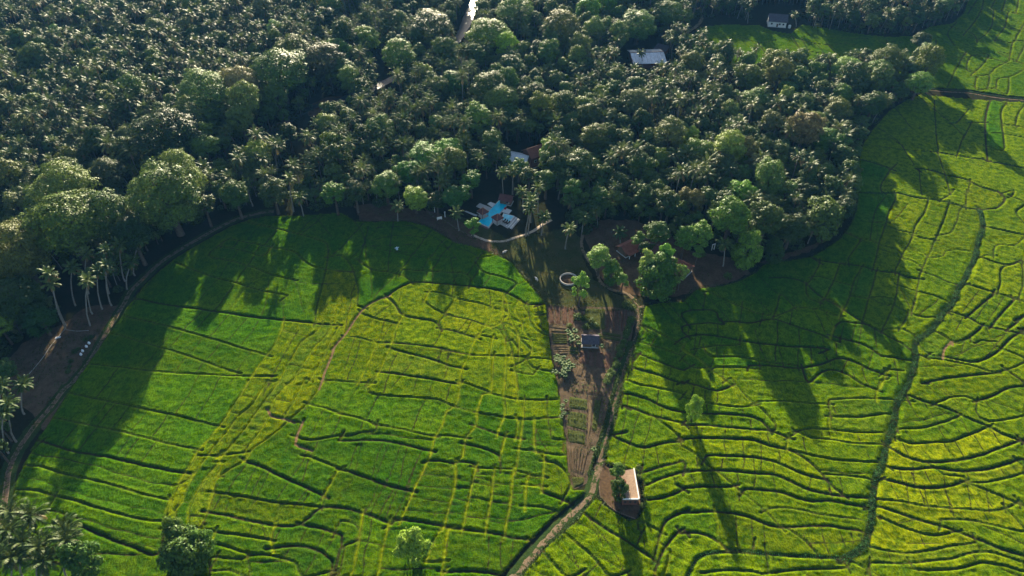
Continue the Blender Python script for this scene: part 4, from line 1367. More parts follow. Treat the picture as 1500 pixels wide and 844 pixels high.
# who is built one by one: the 300 of each kind that show largest
def apparent(t):
    f = t['y'] * CP + CAM_H * SP
    px, py = PX(t['x'], t['y'], 8)
    if px < -15 or px > 1515 or py < -14 or py > 856: return 0
    return t['r'] / f
TREES.sort(key=lambda t: (t['label'] is None, -apparent(t)))
LM = [('the swimming pool', G(727, 310)), ('the curved dirt path', G(300, 345)), ('the ploughed plot', G(90, 470)),
      ('the dirt bank north of the field', G(590, 300)), ('the hidden house with metal roof', G(765, 222)), ('the pale barn roof', G(940, 82)),
      ('the river', G(690, 30)), ('the glint of water in the valley', G(560, 118)), ('the far white house', G(1140, 34)),
      ('the red roofed bungalow', G(985, 372)), ('the eastern tip of the wood', G(1345, 128)), ('the corner of the wood', G(1230, 330)),
      ('the huge dark valley tree', G(242, 235)), ('the silvery flowering tree', G(405, 62)), ('the head of the dark valley', G(430, 130)),
      ('the bare bank by the eastern field', G(1050, 392)), ('the far rice strip', G(1180, 80)), ('the middle of the eastern wood', G(1080, 220)), ('the palm slope west of the valley', G(110, 200))]
WORD = ['closest to', 'second closest to', 'third closest to', 'fourth closest to', 'fifth closest to', 'sixth closest to', 'seventh closest to', 'eighth closest to']
def huename(c, kind):
    if kind == 'palm': return 'coconut palm'
    return {PALE: 'pale leaved tree', YEL: 'yellow green tree', DARK: 'dark green tree', OLIVE: 'olive green tree', GREY: 'greyish tree', MIDG: 'mid green tree', None: 'green broadleaf tree'}.get(c, 'broadleaf tree')
def sizename(t):
    if t['kind'] == 'palm':
        h = t['proto'][3] * t['sc'] if t['proto'][0] != 'own' else t['proto'][1]
        return 'tall' if h > 15 else 'short' if h < 10.5 else 'middling'
    return 'small' if t['r'] < 2.7 else 'big' if t['r'] > 4.2 else 'medium'
sel, counts = [], {'palm': 0, 'broad': 0}
rest = []
for t in TREES:
    if t['label'] is None and (counts[t['kind']] >= 298 or apparent(t) == 0): rest.append(t)
    else:
        counts[t['kind']] += 1; sel.append(t)
seen = {}
for t in sel:
    if t['label']: continue
    d, nm = min((math.hypot(t['x'] - p[0], t['y'] - p[1]), n) for n, p in LM)
    t['k'] = (sizename(t) + ' ' + huename(t['col'], t['kind']), nm)
    seen.setdefault(t['k'], []).append((d, id(t), t))
for (what, nm), lst in seen.items():
    lst.sort()
    for i, (d, _, t) in enumerate(lst):
        if i < 8 and len(lst) > i: 
            t['label'] = what + ' ' + WORD[i] + ' ' + nm
            if len(lst) == 1: t['label'] = 'the only ' + what + ' near ' + nm
        else:
            t['label'] = what + ' in the crowd farther from ' + nm
        t['group'] = ('coconut palms' if 'palm' in what else 'broadleaf trees') + ' in the wood around ' + nm

src = {}
def tree_object(t):
    kind = t['kind']
    isp = kind == 'palm'
    e = empty('coconut_palm' if isp else 'broadleaf_tree', (t['x'], t['y'], -.06), t['rot'], t['label'], 'palm tree' if isp else 'tree', t.get('group'))
    pr, sc = t['proto'], t['sc']
    if isp and pr[0] == 'own':
        h, (dx, dy) = pr[1], pr[2]
        seed = int(abs(t['x'] * 31 + t['y'] * 17)) % 900
        c, tr, nuts, fr = own_palm(seed, h, dx, dy, t['split'])
        link('trunk', tr, e)
        if t['split']:
            head = nuts.build('coconut_cluster', M['banana'], e)
            for W, F, dead in fr:
                link('frond', np_mesh('frond', W, F, [M['deadfrond'] if dead else M['frond']]), e).color = (.6, .68, .5, 1)  # fronds of the near group dimmed in colour for their shade
        else:
            o = link('crown', c, e)
            o.color = (1.0, 1.05, .95, 1)
        return e
    zs = pr[4] if len(pr) > 4 else 1.0
    e.scale = (sc, sc, sc * zs)
    o = link('crown', pr[0], e)
    o2 = link('trunk', pr[1], e)
    if t['col']: o.color = tuple(t['col']) + (1,)
    src.setdefault(pr[0].name, (o, o2))
    t['obj'] = e
    return e
def own_palm(seed, h, dx, dy, split):
    rr = random.Random(seed)
    path = [(dx * t ** 1.6 + rr.uniform(-.12, .12), dy * t ** 1.6 + rr.uniform(-.12, .12), -.3 + (h + .3) * t) for t in (0, .12, .3, .5, .7, .88)] + [(dx, dy, h)]
    tb = MB(); tb.tube(path, [.32, .24, .21, .19, .17, .155, .17], 7, True)
    tr = tb.mesh('trunk', M['palmbark'], True)
    top = np.array((dx, dy, h))
    Vs, Fs, Ms, fr = [], [], [], []
    k = 0
    for (az, e0, drp, Lf, dead) in palm_frond_specs(seed, 24):
        V, F = frond_arrays(Lf * (.70 if not split else .92), e0, drp, 14, rr, 1.0)
        c, s_ = math.cos(az), math.sin(az)
        W = np.stack((V[:, 0] * c - V[:, 1] * s_, V[:, 0] * s_ + V[:, 1] * c, V[:, 2]), 1) + top
        fr.append((W, F, dead)); Vs.append(W); Fs.append(F + k); Ms.append(np.full(len(F), int(dead))); k += len(W)
    crown = None if split else np_mesh('crown', np.concatenate(Vs), np.concatenate(Fs), [M['frond'], M['deadfrond']], np.concatenate(Ms))
    nuts = MB()
    for i in range(10):
        a = rr.uniform(0, 6.28); r_ = rr.uniform(.2, .42)
        x, y, z = dx + math.cos(a) * r_, dy + math.sin(a) * r_, h - rr.uniform(.1, .5); q = .14
        nuts.add([(x - q, y, z), (x, y - q, z), (x + q, y, z), (x, y + q, z), (x, y, z + q * 1.2), (x, y, z - q * 1.2)],
                 [(0, 1, 4), (1, 2, 4), (2, 3, 4), (3, 0, 4), (1, 0, 5), (2, 1, 5), (3, 2, 5), (0, 3, 5)])
    return crown, tr, nuts, fr
for t in sel: tree_object(t)
bpy.context.view_layer.update()

# the rest of the wood, one object per kind, scattered over points
def scatter(name, items, label, srcs, cat):
    """items: (x, y, z, rot, sx, sz, source index)"""
    me = bpy.data.meshes.new(name)
    me.vertices.add(len(items))
    me.vertices.foreach_set('co', np.array([i[:3] for i in items], np.float32).ravel())
    for nm, k in (('rot', 3), ('sx', 4), ('sz', 5), ('which', 6)):
        a = me.attributes.new(nm, 'FLOAT', 'POINT')
        a.data.foreach_set('value', np.array([i[k] for i in items], np.float32))
    o = link(name, me, None, label, cat, None, 'stuff')
    ng = bpy.data.node_groups.new(name, 'GeometryNodeTree')
    ng.interface.new_socket('Geometry', in_out='INPUT', socket_type='NodeSocketGeometry')
    ng.interface.new_socket('Geometry', in_out='OUTPUT', socket_type='NodeSocketGeometry')
    N = ng.nodes; K = ng.links
    gi, go = N.new('NodeGroupInput'), N.new('NodeGroupOutput')
    def named(nm):
        a = N.new('GeometryNodeInputNamedAttribute'); a.data_type = 'FLOAT'; a.inputs['Name'].default_value = nm
        return a.outputs[0]
    rot = N.new('ShaderNodeCombineXYZ'); K.new(named('rot'), rot.inputs[2])
    scl = N.new('ShaderNodeCombineXYZ'); sx = named('sx'); K.new(sx, scl.inputs[0]); K.new(sx, scl.inputs[1]); K.new(named('sz'), scl.inputs[2])
    join = N.new('GeometryNodeJoinGeometry')
    for k, obs in enumerate(srcs):
        jn = N.new('GeometryNodeJoinGeometry')
        for ob in obs:
            oi = N.new('GeometryNodeObjectInfo'); oi.transform_space = 'ORIGINAL'
            oi.inputs['Object'].default_value = ob
            oi.inputs['As Instance'].default_value = True
            K.new(oi.outputs['Geometry'], jn.inputs[0])
        cmp_ = N.new('FunctionNodeCompare'); cmp_.data_type = 'FLOAT'; cmp_.operation = 'EQUAL'
        K.new(named('which'), cmp_.inputs[0]); cmp_.inputs[1].default_value = float(k)
        try: cmp_.inputs['Epsilon'].default_value = .1
        except Exception: pass
        ip = N.new('GeometryNodeInstanceOnPoints')
        K.new(gi.outputs[0], ip.inputs['Points']); K.new(cmp_.outputs[0], ip.inputs['Selection'])
        K.new(jn.outputs[0], ip.inputs['Instance'])
        K.new(rot.outputs[0], ip.inputs['Rotation']); K.new(scl.outputs[0], ip.inputs['Scale'])
        K.new(ip.outputs[0], join.inputs[0])
    K.new(join.outputs[0], go.inputs[0])
    mod = o.modifiers.new('scatter', 'NODES'); mod.node_group = ng
    return o
for kind, name, label, cat in (('palm', 'distant_palms', 'remaining coconut palms massed on the far slopes of the wood', 'palm trees'),
                               ('broad', 'distant_trees', 'remaining broadleaf trees massed in the far parts of the wood', 'trees')):
    protos, items = [], []
    for t in rest:
        if t['kind'] != kind: continue
        nm = t['proto'][0].name
        if nm not in src: continue
        if nm not in protos: protos.append(nm)
        zs = t['proto'][4] if len(t['proto']) > 4 else 1.0
        items.append((t['x'], t['y'], -.06, t['rot'], t['sc'], t['sc'] * zs, protos.index(nm)))
    print(name, len(items), len(protos))
    scatter(name, items, label, [[o for o in src[p] if o] for p in protos], cat)

# ------------------------------------------------------------------ ground covers, paths and ditches
def sheet(name, poly, z, m, seed=1, jit=.4, label=None, kind='structure', parent=None, step=1.5):
    P = rough_poly(poly, step, jit, seed)
    b = MB()
    n = len(P)
    cx, cy_ = sum(p[0] for p in P) / n, sum(p[1] for p in P) / n
    b.v = [(x, y, z) for x, y in P]
    b.f = [tuple(range(n))]
    me = b.mesh(name, m)
    o = link(name, me, parent, label, None, None, kind)
    me.update()
    if me.polygons[0].normal.z < 0: me.flip_normals()
    return o
sheet('lawn', gpts("640,312 700,322 720,338 745,350 800,340 835,332 850,350 856,385 870,410 900,430 935,440 940,456 930,468 880,462 840,452 800,447 792,438 765,400 735,378 670,355 640,340"), -.035, M['lawn'], 3, .6)
sheet('bare_soil', gpts("520,300 560,298 640,312 690,330 700,345 735,372 720,376 670,356 625,333 575,325 525,324"), -.030, M['redsoil'], 4, .6)
sheet('bare_soil', gpts("852,340 880,322 925,322 985,345 1015,368 1080,380 1100,400 1060,418 1000,432 960,438 900,428 876,404 866,372"), -.028, M['redsoil'], 5, .6)
sheet('bare_soil', gpts("1110,385 1150,372 1190,358 1220,345 1190,366 1130,388"), -.028, M['redsoil'], 6, .5)
sheet('garden_ground', [G(*ZG(p)) for p in pts("130,95 420,125 700,125 960,150 985,250 930,430 880,620 830,800")] + [G(*ZL(p)) for p in pts("430,60 400,190 350,380 300,520 255,640 250,710 165,755 140,620 118,420 90,240 70,80 50,0")] + [G(*ZG(p)) for p in pts("185,640 160,420 140,250")], -.020, M['brown'], 7, .3)
sheet('ploughed_ground', gpts("104,468 134,450 174,448 180,456 148,506 110,562 78,612 66,632 44,600 -10,582 -6,548 34,502"), -.030, M['brown'], 8, .4)
sheet('bare_soil', gpts("108,462 132,448 160,446 168,456 148,484 118,484 98,480"), -.022, M['redsoil'], 9, .3)
sheet('hut_yard', [G(850 + p[0] / 7.67, 660 + p[1] / 7.67) for p in pts("215,170 260,140 300,190 440,230 590,180 640,260 690,560 650,700 620,770 560,750 400,680 300,600 225,520 210,400")], -.022, M['redsoil'], 10, .15, step=.8)

sheet('bare_soil', gpts('450,156 478,143 500,140 506,150 474,168 452,170'), -.024, M['redsoil'], 12, .4)
SANDY = [G(*ZP(p)) for p in pts("95,622 160,650 240,683 310,700 380,706 450,706 520,696 640,656 760,620 880,560 980,490 1080,440")]
ribbon('sandy_path', SANDY, 1.15, .0, M['sand'], .8, .06, kind='structure')
ribbon('footpath', gpts("700,352 668,334 650,322 636,318 620,302"), .9, -.005, M['rut'], .8, .1, kind='structure')
ribbon('footpath', gpts("854,340 852,358 858,375 874,396 878,410 888,420 905,427 918,430 932,440"), 1.1, -.003, M['path'], .8, .12, kind='structure')
ribbon('footpath', gpts("912,426 924,436 936,450"), .5, -.004, M['path'], .8, .08, kind='structure')
GPATH = gpts("946,448 938,451 933,456 935,466 934,478") + gpts("934,490 928,505 921,522 913,545 907,565 900,590 893,622 886,650 879,672 872,688")
ribbon('dirt_path', GPATH, 1.3, -.003, M['rut'], 1.0, .12, kind='structure')
ribbon('dirt_path', gpts("885,672 878,684 872,700 866,720 858,734 844,748 825,766 806,784 788,805 766,830 745,856 728,880"), lambda t: 1.9 + .5 * t, .0, M['path'], 1.0, .18, kind='structure')
ribbon('verge', gpts("872,690 868,708 862,726 852,742 832,760 812,778 793,799 772,822 752,847 736,872"), 3.6, -.018, M['verge'], 1.0, .25, kind='structure')
ribbon('verge', gpts("926,500 910,545 898,590 888,640 880,672"), 3.0, -.018, M['verge'], 1.0, .25, kind='structure')
WEST = [T4(p) for p in pts("1200,84 1150,88 1050,113 960,153 880,198 790,250 700,310 620,385 570,436 548,480 528,512 470,608 390,742 310,842")] + [T7(p) for p in pts("285,20 225,100 150,188 80,290 40,378 25,480 15,560 8,640 4,760")]
WEST = [G(*p) for p in WEST]
ribbon('verge', WEST, 4.2, -.026, M['verge'], 1.2, .3, kind='structure')
def offset(P, d):
    out = []
    for i in range(len(P)):
        a, b = np.array(P[max(i - 1, 0)]), np.array(P[min(i + 1, len(P) - 1)])
        t = (b - a) / (np.linalg.norm(b - a) + 1e-9)
        out.append((P[i][0] - t[1] * d, P[i][1] + t[0] * d))
    return out
ribbon('dirt_path', WEST, 1.7, -.012, M['rut'], 1.0, .1, kind='structure')
ribbon('wheel_rut', offset(WEST, .55), .42, .004, M['path'], 1.0, .05, kind='structure')
ribbon('wheel_rut', offset(WEST, -.55), .42, .006, M['path'], 1.0, .05, kind='structure')
ribbon('string_line', gpts("97,480 84,495 74,507 64,522 52,537 37,554"), .22, -.01, M['fence'], 1.0, .05, kind='structure')
ribbon('string_line', gpts("97,483 113,485 130,484"), .18, -.01, M['fence'], 1.0, .05, kind='structure')
ribbon('canal_bank', [G(*T3(p)) for p in pts("1060,395 1150,402 1250,408 1330,422 1420,434 1496,441 1700,455")], 1.0, -.01, M['rut'], 1.2, .2, kind='structure')
ribbon('canal', [G(*T3(p)) for p in pts("1060,388 1150,394 1250,400 1330,413 1420,425 1496,432 1700,446")], 1.0, .03, M['verge'], 1.2, .15, kind='structure')
ribbon('lane', gpts("985,62 1002,50 1018,40 1028,28 1022,15 1010,0"), 2.0, -.01, M['path'], 1.2, .2, kind='structure')
ribbon('river', gpts("722,-90 712,-50 702,-15 697,0 691,14 686,26 680,40 668,60 640,84 600,104 565,120 530,136 490,148 450,160 400,190 350,215 300,245"), lambda t: 6.5 if t < .5 else 5.5, -.03, M['river'], 2.0, .4, kind='structure')
ribbon('stream', STREAM, .9, .02, M['river'], 1.2, .2, kind='structure')
ribbon('ditch', [G(*ZL(p)) for p in pts("462,10 440,90 412,170 390,250 365,340 335,430 300,540 262,655")], .9, .01, M['verge'], 1.0, .1, kind='structure')

def leaf_strip(name, line, width, per_m, size, hgt, m, label, seed, kind='stuff', cat=None):
    rs_ = np.random.RandomState(seed)
    C = np.array(catmull(line, .5))
    n = int(len(C) * .5 * per_m)
    k = rs_.randint(0, len(C) - 1, n)
    d = C[k + 1] - C[k]; d /= np.linalg.norm(d, axis=1, keepdims=True) + 1e-9
    nn = np.stack((-d[:, 1], d[:, 0]), 1)
    clump = .6 + .5 * np.sin(k * .35) * np.sin(k * .11 + 2)
    off = rs_.uniform(-1, 1, n) * width / 2 * (.75 + .25 * clump)
    z = rs_.rand(n) ** .8 * hgt * clump * (1 - (np.abs(off) / (width * .5)) ** 2 * .6)
    P = np.stack((C[k, 0] + nn[:, 0] * off, C[k, 1] + nn[:, 1] * off, z + .05), 1)
    N = rs_.randn(n, 3) * .8 + np.array((0, 0, .7))
    V, F = quad_cloud(P, N, size * rs_.uniform(.6, 1.4, n), .6, rs_)
    return link(name, np_mesh(name, V, F, [m]), None, label, cat, None, kind)
leaf_strip('stream_weeds', STREAM, 1.95, 62, .34, .9, M['reed'], 'dark green weeds choking the winding stream', 1)
leaf_strip('ditch_weeds', STREAM2, 1.7, 30, .36, .7, M['reed'], 'weeds along the curving ditch at the near end of the stream', 2)
leaf_strip('ditch_weeds', [G(*ZL(p)) for p in pts("462,10 440,90 412,170 390,250 365,340 335,430 300,540 262,655")], 1.2, 26, .34, .6, M['under'], 'dark weeds along the straight ditch beside the garden', 3)
leaf_strip('ditch_weeds', [G(*T5(p)) for p in pts("890,492 868,452 830,410 790,362 752,312 710,290 650,262 580,240 500,222 440,187 380,152 300,132 230,127 150,132 60,127")], 1.6, 18, .4, .7, M['under'], 'weedy margin between the shaded rice and the lawn', 4)
leaf_strip('ditch_weeds', [G(*p) for p in FIELD_POLY['east'][-45:-5]], 1.8, 18, .4, .7, M['under'], 'weedy margin between the eastern rice and the wood', 5)
leaf_strip('ditch_weeds', gpts("800,446 830,450 860,455 890,455 930,452"), 1.0, 30, .34, .6, M['under'], 'grassy strip along the top of the garden', 6)

leaf_strip('ditch_weeds', [G(*T6(p)) for p in pts("790,4 930,6 1020,26 1100,36 1180,51 1240,70 1300,80")], 1.5, 40, .34, .6, M['reed'], 'weeds along the ditch running from the wood to the head of the stream', 7)
def weed_patch(name, poly, n, label, seed, m, size=.3):
    rs_ = np.random.RandomState(seed)
    P_ = np.array(poly); lo, hi = P_.min(0), P_.max(0)
    q = rs_.uniform(lo, hi, (n * 3, 2)); q = q[pip(q[:, 0], q[:, 1], poly)][:n]
    dens = vnoise(q[:, 0], q[:, 1], 3.0, seed) * .6 + vnoise(q[:, 0], q[:, 1], .9, seed + 1) * .4
    q = q[dens > .50]
    k = len(q)
    P = np.stack((q[:, 0], q[:, 1], rs_.uniform(.0, .28, k)), 1)
    V, F = quad_cloud(P, rs_.randn(k, 3) * .7 + np.array((0, 0, .8)), size * rs_.uniform(.5, 1.6, k), .6, rs_)
    return link(name, np_mesh(name, V, F, [m]), None, label, 'weeds', None, 'stuff')
M['weed'] = leaf_mat('clearing_weeds', [(0, (.030, .055, .014)), (1, (.075, .095, .028))], .2, .7, .02)
for i, (s_, n_, lb_) in enumerate((
    ("640,312 700,322 745,350 835,332 850,350 870,410 935,440 930,452 800,446 735,378 670,355", 9000, 'rough tufts of grass over the sloping lawn'),
    ("520,302 640,314 700,345 735,372 670,354 575,324", 2600, 'scattered weeds on the dirt bank'),
    ("852,340 925,322 1015,368 1100,400 1060,416 960,436 876,404", 5200, 'scattered weeds on the bare slope below the bungalows'),
    ("100,468 178,450 148,506 78,612 44,600 -10,582 34,502", 5200, 'weeds and litter on the ploughed plot'),
    ("1110,385 1190,356 1240,320 1190,368 1130,390", 1200, 'weeds on the bare rim at the corner of the wood'))):
    weed_patch('weeds', gpts(s_), n_, lb_, 50 + i, M['weed'])
weed_patch('weeds', [G(*ZL(p)) for p in pts("430,60 350,380 255,640 240,700 165,750 120,420 60,60")], 3000, 'weeds over the lower kitchen garden', 60, M['weed'], .24)
weed_patch('weeds', [G(*ZG(p)) for p in pts("130,95 960,150 880,620 830,790 190,640")], 3600, 'weeds between the upper kitchen garden beds', 61, M['weed'], .24)
weed_patch('weeds', [G(850 + p[0] / 7.67, 660 + p[1] / 7.67) for p in pts("215,170 440,230 640,260 690,560 620,765 400,680 225,520")], 700, 'weeds on the red yard round the brick hut', 62, M['weed'], .22)
weed_patch('weeds', WEST + offset(WEST, -2.6)[::-1], 5200, 'weeds along the grassy side of the curved dirt path', 63, M['weed'], .32)

# undergrowth through the wood, nobody could count it
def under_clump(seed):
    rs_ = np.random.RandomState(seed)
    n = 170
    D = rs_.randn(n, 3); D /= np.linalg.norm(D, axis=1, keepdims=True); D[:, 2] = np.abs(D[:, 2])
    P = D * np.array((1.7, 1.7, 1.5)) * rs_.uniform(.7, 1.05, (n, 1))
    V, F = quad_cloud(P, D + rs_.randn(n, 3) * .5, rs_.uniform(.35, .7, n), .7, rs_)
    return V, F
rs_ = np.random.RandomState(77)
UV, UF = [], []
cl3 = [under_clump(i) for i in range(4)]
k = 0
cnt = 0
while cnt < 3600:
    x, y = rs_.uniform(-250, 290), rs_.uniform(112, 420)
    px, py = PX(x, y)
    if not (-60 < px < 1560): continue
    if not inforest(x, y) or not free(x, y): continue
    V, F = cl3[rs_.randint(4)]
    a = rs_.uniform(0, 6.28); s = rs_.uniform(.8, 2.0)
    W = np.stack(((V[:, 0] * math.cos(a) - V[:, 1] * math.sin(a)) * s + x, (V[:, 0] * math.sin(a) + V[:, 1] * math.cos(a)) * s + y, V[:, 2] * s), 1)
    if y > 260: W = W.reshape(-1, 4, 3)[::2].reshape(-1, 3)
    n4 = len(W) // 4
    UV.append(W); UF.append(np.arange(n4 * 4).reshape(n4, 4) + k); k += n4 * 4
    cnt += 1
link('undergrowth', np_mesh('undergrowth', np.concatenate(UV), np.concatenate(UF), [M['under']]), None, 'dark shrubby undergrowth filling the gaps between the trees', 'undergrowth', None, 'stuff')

# ------------------------------------------------------------------ buildings
def windows(e, rows, wallmat=None):
    for (cx, cy_, cz, w, h, rz) in rows:
        f = MB().box(cx, cy_, cz, w + .16, .10, h + .16, rz).build('window', M['white'], e)
        MB().box(cx - math.sin(rz) * -.0, cy_, cz, w, .13, h, rz).build('pane', M['glass'], f)
def gable_house(x, y, rz, w, d, h, rh, wall, roof, label, cat='house', ov=.6, sheets=8, nwin=2, porch=False, hip=False, name='house', group=None):
    """ridge runs along local x; front is local -y"""
    e = empty(name, (x, y, -.04), rz, label, cat, group)
    b = MB()
    b.box(0, 0, h / 2, w, d, h)
    if not hip:
        for s in (-1, 1):
            X0 = s * (w / 2 - .10)
            b.add([(X0 - .1, -d / 2, h), (X0 + .1, -d / 2, h), (X0 + .1, d / 2, h), (X0 - .1, d / 2, h), (X0 - .1, 0, h + rh), (X0 + .1, 0, h + rh)],
                  [(0, 1, 5, 4), (2, 3, 4, 5), (0, 4, 3), (1, 2, 5)])
    b.build('wall', wall, e)
    MB().box(0, 0, .1, w + .5, d + .5, .24).build('plinth', M['concrete'], e)
    # roof of lapped strips, each its own piece of the slope
    rf = MB()
    inset = d * .42 if hip else 0
    t = .10
    W2 = w / 2 + ov
    for s in (-1, 1):
        n = sheets
        for i in range(n):
            u0, u1 = i / n, (i + 1) / n
            def P(u, lift):
                yy = s * (d / 2 + ov) * (1 - u); zz = h - ov * rh / (d / 2) + u * (rh + ov * rh / (d / 2)) + lift
                xx = W2 - inset * u
                return xx, yy, zz
            a, c = P(u0, t + .05), P(u1, t)
            a2, c2 = P(u0, 0), P(u1, 0)
            v = [(-a[0], a[1], a[2]), (a[0], a[1], a[2]), (c[0], c[1], c[2]), (-c[0], c[1], c[2]), (-a2[0], a2[1], a2[2]), (a2[0], a2[1], a2[2]), (c2[0], c2[1], c2[2]), (-c2[0], c2[1], c2[2])]
            f = [(0, 1, 2, 3), (7, 6, 5, 4), (4, 5, 1, 0), (5, 6, 2, 1), (7, 4, 0, 3)]
            if s > 0: f = [tuple(reversed(q)) for q in f]
            rf.add(v, f)
    if hip:
        for s in (-1, 1):
            z0 = h - ov * rh / (d / 2)
            rf.add([(s * W2, -d / 2 - ov, z0 + .12), (s * W2, d / 2 + ov, z0 + .12), (s * (W2 - inset), 0, h + rh + .1)], [(0, 1, 2) if s > 0 else (2, 1, 0)])
    ro = rf.build('roof', roof, e)
    MB().tube([(-W2 + inset, 0, h + rh + .12), (W2 - inset, 0, h + rh + .12)], [.12, .12], 6).build('ridge_cap', roof if not hip else M['ridge'], ro)
    for i in range(nwin):
        cx = -w / 2 + w * (i + .5) / nwin if nwin > 1 else w * .22
        if abs(cx) < .7: cx += 1.2
        f = MB().box(cx, -d / 2 - .03, h * .55, 1.15, .10, 1.15).build('window', M['white'], e)
        MB().box(cx, -d / 2 - .06, h * .55, .95, .08, .95).build('pane', M['glass'], f)
    dr = MB().box(0, -d / 2 - .04, 1.0, .95, .10, 2.0).build('door', M['wood'], e)
    MB().box(.35, -d / 2 - .11, 1.0, .06, .05, .14).build('handle', M['dark'], dr)
    if porch:
        for s in (-1, 0, 1):
            MB().box(s * w * .42, -d / 2 - 1.3, h * .42, .16, .16, h * .84).build('post', M['white'], e)
        MB().add([(-w / 2, -d / 2, h * .95), (w / 2, -d / 2, h * .95), (w / 2, -d / 2 - 1.7, h * .82), (-w / 2, -d / 2 - 1.7, h * .82), (-w / 2, -d / 2, h * .90), (w / 2, -d / 2, h * .90), (w / 2, -d / 2 - 1.7, h * .77), (-w / 2, -d / 2 - 1.7, h * .77)],
                 [(3, 2, 1, 0), (4, 5, 6, 7), (2, 3, 7, 6), (0, 3, 7, 4), (2, 1, 5, 6)]).build('porch_roof', roof, e)
    return e

# far white house
x, y = G(1137, 36)
hs = gable_house(x, y, R(-12), 9.5, 8.5, 3.4, 2.4, M['white'], M['greyroof'], 'small white house with grey gable roof at the head of the far rice strip', nwin=3, sheets=7)
x, y = G(1156, 41); 
e = empty('water_tank', (x, y, -.04), 0, 'small white tank beside the far white house', 'tank')
MB().tube([(0, 0, 0), (0, 0, 1.5)], [.75, .75], 12).build('barrel', M['white'], e)
MB().tube([(0, 0, 1.5), (0, 0, 1.75)], [.78, .3], 12).build('lid', M['white'], e)

# pale metal barn roof
P4 = [GV(912, 75, 4.0), GV(929, 96, 4.0), GV(967, 95, 4.0), GV(968, 72, 4.0), GV(934, 65, 4.0)]
x, y = G(946, 92)
e = empty('barn', (x, y, -.04), R(4), 'long low barn with a shining pale metal roof behind a lone palm', 'barn')
MB().box(0, 0, 1.6, 15.5, 13, 3.2).build('wall', M['brickwall'], e)
def slope(y0, z0, y1, z1, x0, x1, n=12):
    b = MB()
    for i in range(n):
        a, c = x0 + (x1 - x0) * i / n, x0 + (x1 - x0) * (i + 1) / n - .08
        lift = .05 if i % 2 else 0
        b.add([(a, y0, z0 + lift), (c, y0, z0 + lift), (c, y1, z1 + lift), (a, y1, z1 + lift), (a, y0, z0 - .08), (c, y0, z0 - .08), (c, y1, z1 - .08), (a, y1, z1 - .08)],
              [(0, 1, 2, 3), (7, 6, 5, 4), (0, 4, 5, 1), (1, 5, 6, 2), (2, 6, 7, 3), (3, 7, 4, 0)])
    return b
for i in range(9):
    slope(-8.2, 3.2, .4, 5.4, -8.6 + i * 1.94, -8.6 + (i + 1) * 1.94 - .05, 3).build('roof_sheet', M['metalroof'], e)
for i in range(9):
    slope(.5, 5.38, 8.2, 3.6, -8.6 + i * 1.94, -8.6 + (i + 1) * 1.94 - .05, 3).build('roof_sheet', M['metalroof'], e)
MB().tube([(-8.7, .45, 5.5), (8.8, .45, 5.5)], [.16, .16], 6).build('ridge_cap', M['ridge'], e)
MB().box(-8.75, -3.9, 4.4, .12, 8.6, .3).build('verge_board', M['ridge'], e)
x, y = G(968, 78)
e2 = empty('shed', (x, y, -.04), R(-30), 'grey roofed lean-to joined to the shaded side of the barn', 'shed')
MB().box(0, 0, 1.3, 6, 6, 2.6).build('wall', M['brickwall'], e2)
slope(-3.6, 2.6, 3.6, 3.4, -3.6, 3.6, 8).build('roof', M['greyroof'], e2)

# hidden house: metal roof and red roof
x, y = G(757, 240)
gable_house(x, y, R(-22), 9.5, 6.5, 3.2, 1.6, M['white'], M['metalroof'], 'long house with pale metal roof sunk among the trees north of the pool', sheets=5, nwin=3)
x, y = G(783, 238)
gable_house(x, y, R(32), 7.2, 6.6, 5.2, 2.2, M['brickwall'], M['tile'], 'tall red roofed house beside the pale metal roof in the wood', sheets=7, nwin=2)

# bungalows by the tip of the wood
x, y = G(920, 368)
gable_house(x, y, R(35), 6.2, 4.4, 2.3, 1.4, M['wood'], M['tile'], 'small orange red gabled house with white trim at the top of the bare slope', sheets=7, nwin=2, porch=True)
x, y = G(957, 375)
gable_house(x, y, R(-25), 7.0, 6.0, 2.8, 1.8, M['wood'], M['maroon'], 'dark red roofed house half hidden between the two bungalows', sheets=7, nwin=2)
x, y = G(990, 396)
gable_house(x, y, R(-42), 8.5, 5.6, 2.6, 1.7, M['wood'], M['tile'], 'red roofed bungalow with white end post beside the big bushy tree', sheets=8, nwin=3, porch=True)

# small structure at the pool head
x, y = G(742, 297)
gable_house(x, y, R(-18), 4.2, 3.0, 2.4, 1.1, M['wood'], M['maroon'], 'little dark pool bar at the head of the pool', cat='hut', sheets=5, nwin=1, name='pool_bar')
# white garden posts at the dirt bank
for (px_, py_, lb) in ((637, 311, 'white arch post on the dirt bank'), (644, 322, 'white garden bench at the bend of the footpath'), (652, 318, 'white gate post above the footpath')):
    x, y = G(px_, py_)
    e = empty('garden_post' if 'post' in lb else 'garden_bench', (x, y, -.03), rnd.uniform(0, 1), lb, 'post' if 'post' in lb else 'bench')
    if 'post' in lb:
        MB().box(0, 0, 1.1, .2, .2, 2.2).build('shaft', M['white'], e)
        MB().box(0, 0, 2.27, .45, .45, .14).build('cap', M['white'], e)
    else:
        MB().box(0, 0, .48, 1.9, .5, .1).build('seat', M['white'], e)
        MB().box(0, .24, .85, 1.9, .08, .6).build('backrest', M['white'], e)
        for s in (-.8, .8): MB().box(s, 0, .22, .1, .45, .43).build('leg', M['white'], e)
x, y = G(1044, 366)
e = empty('gate_frame', (x, y, -.03), .4, 'white gate frame at the wood edge above the bare bank', 'gate')
for s in (-.5, .5): MB().box(s, 0, 1.2, .18, .18, 2.4).build('post', M['white'], e)
MB().box(0, 0, 2.5, 1.3, .2, .2).build('lintel', M['white'], e)

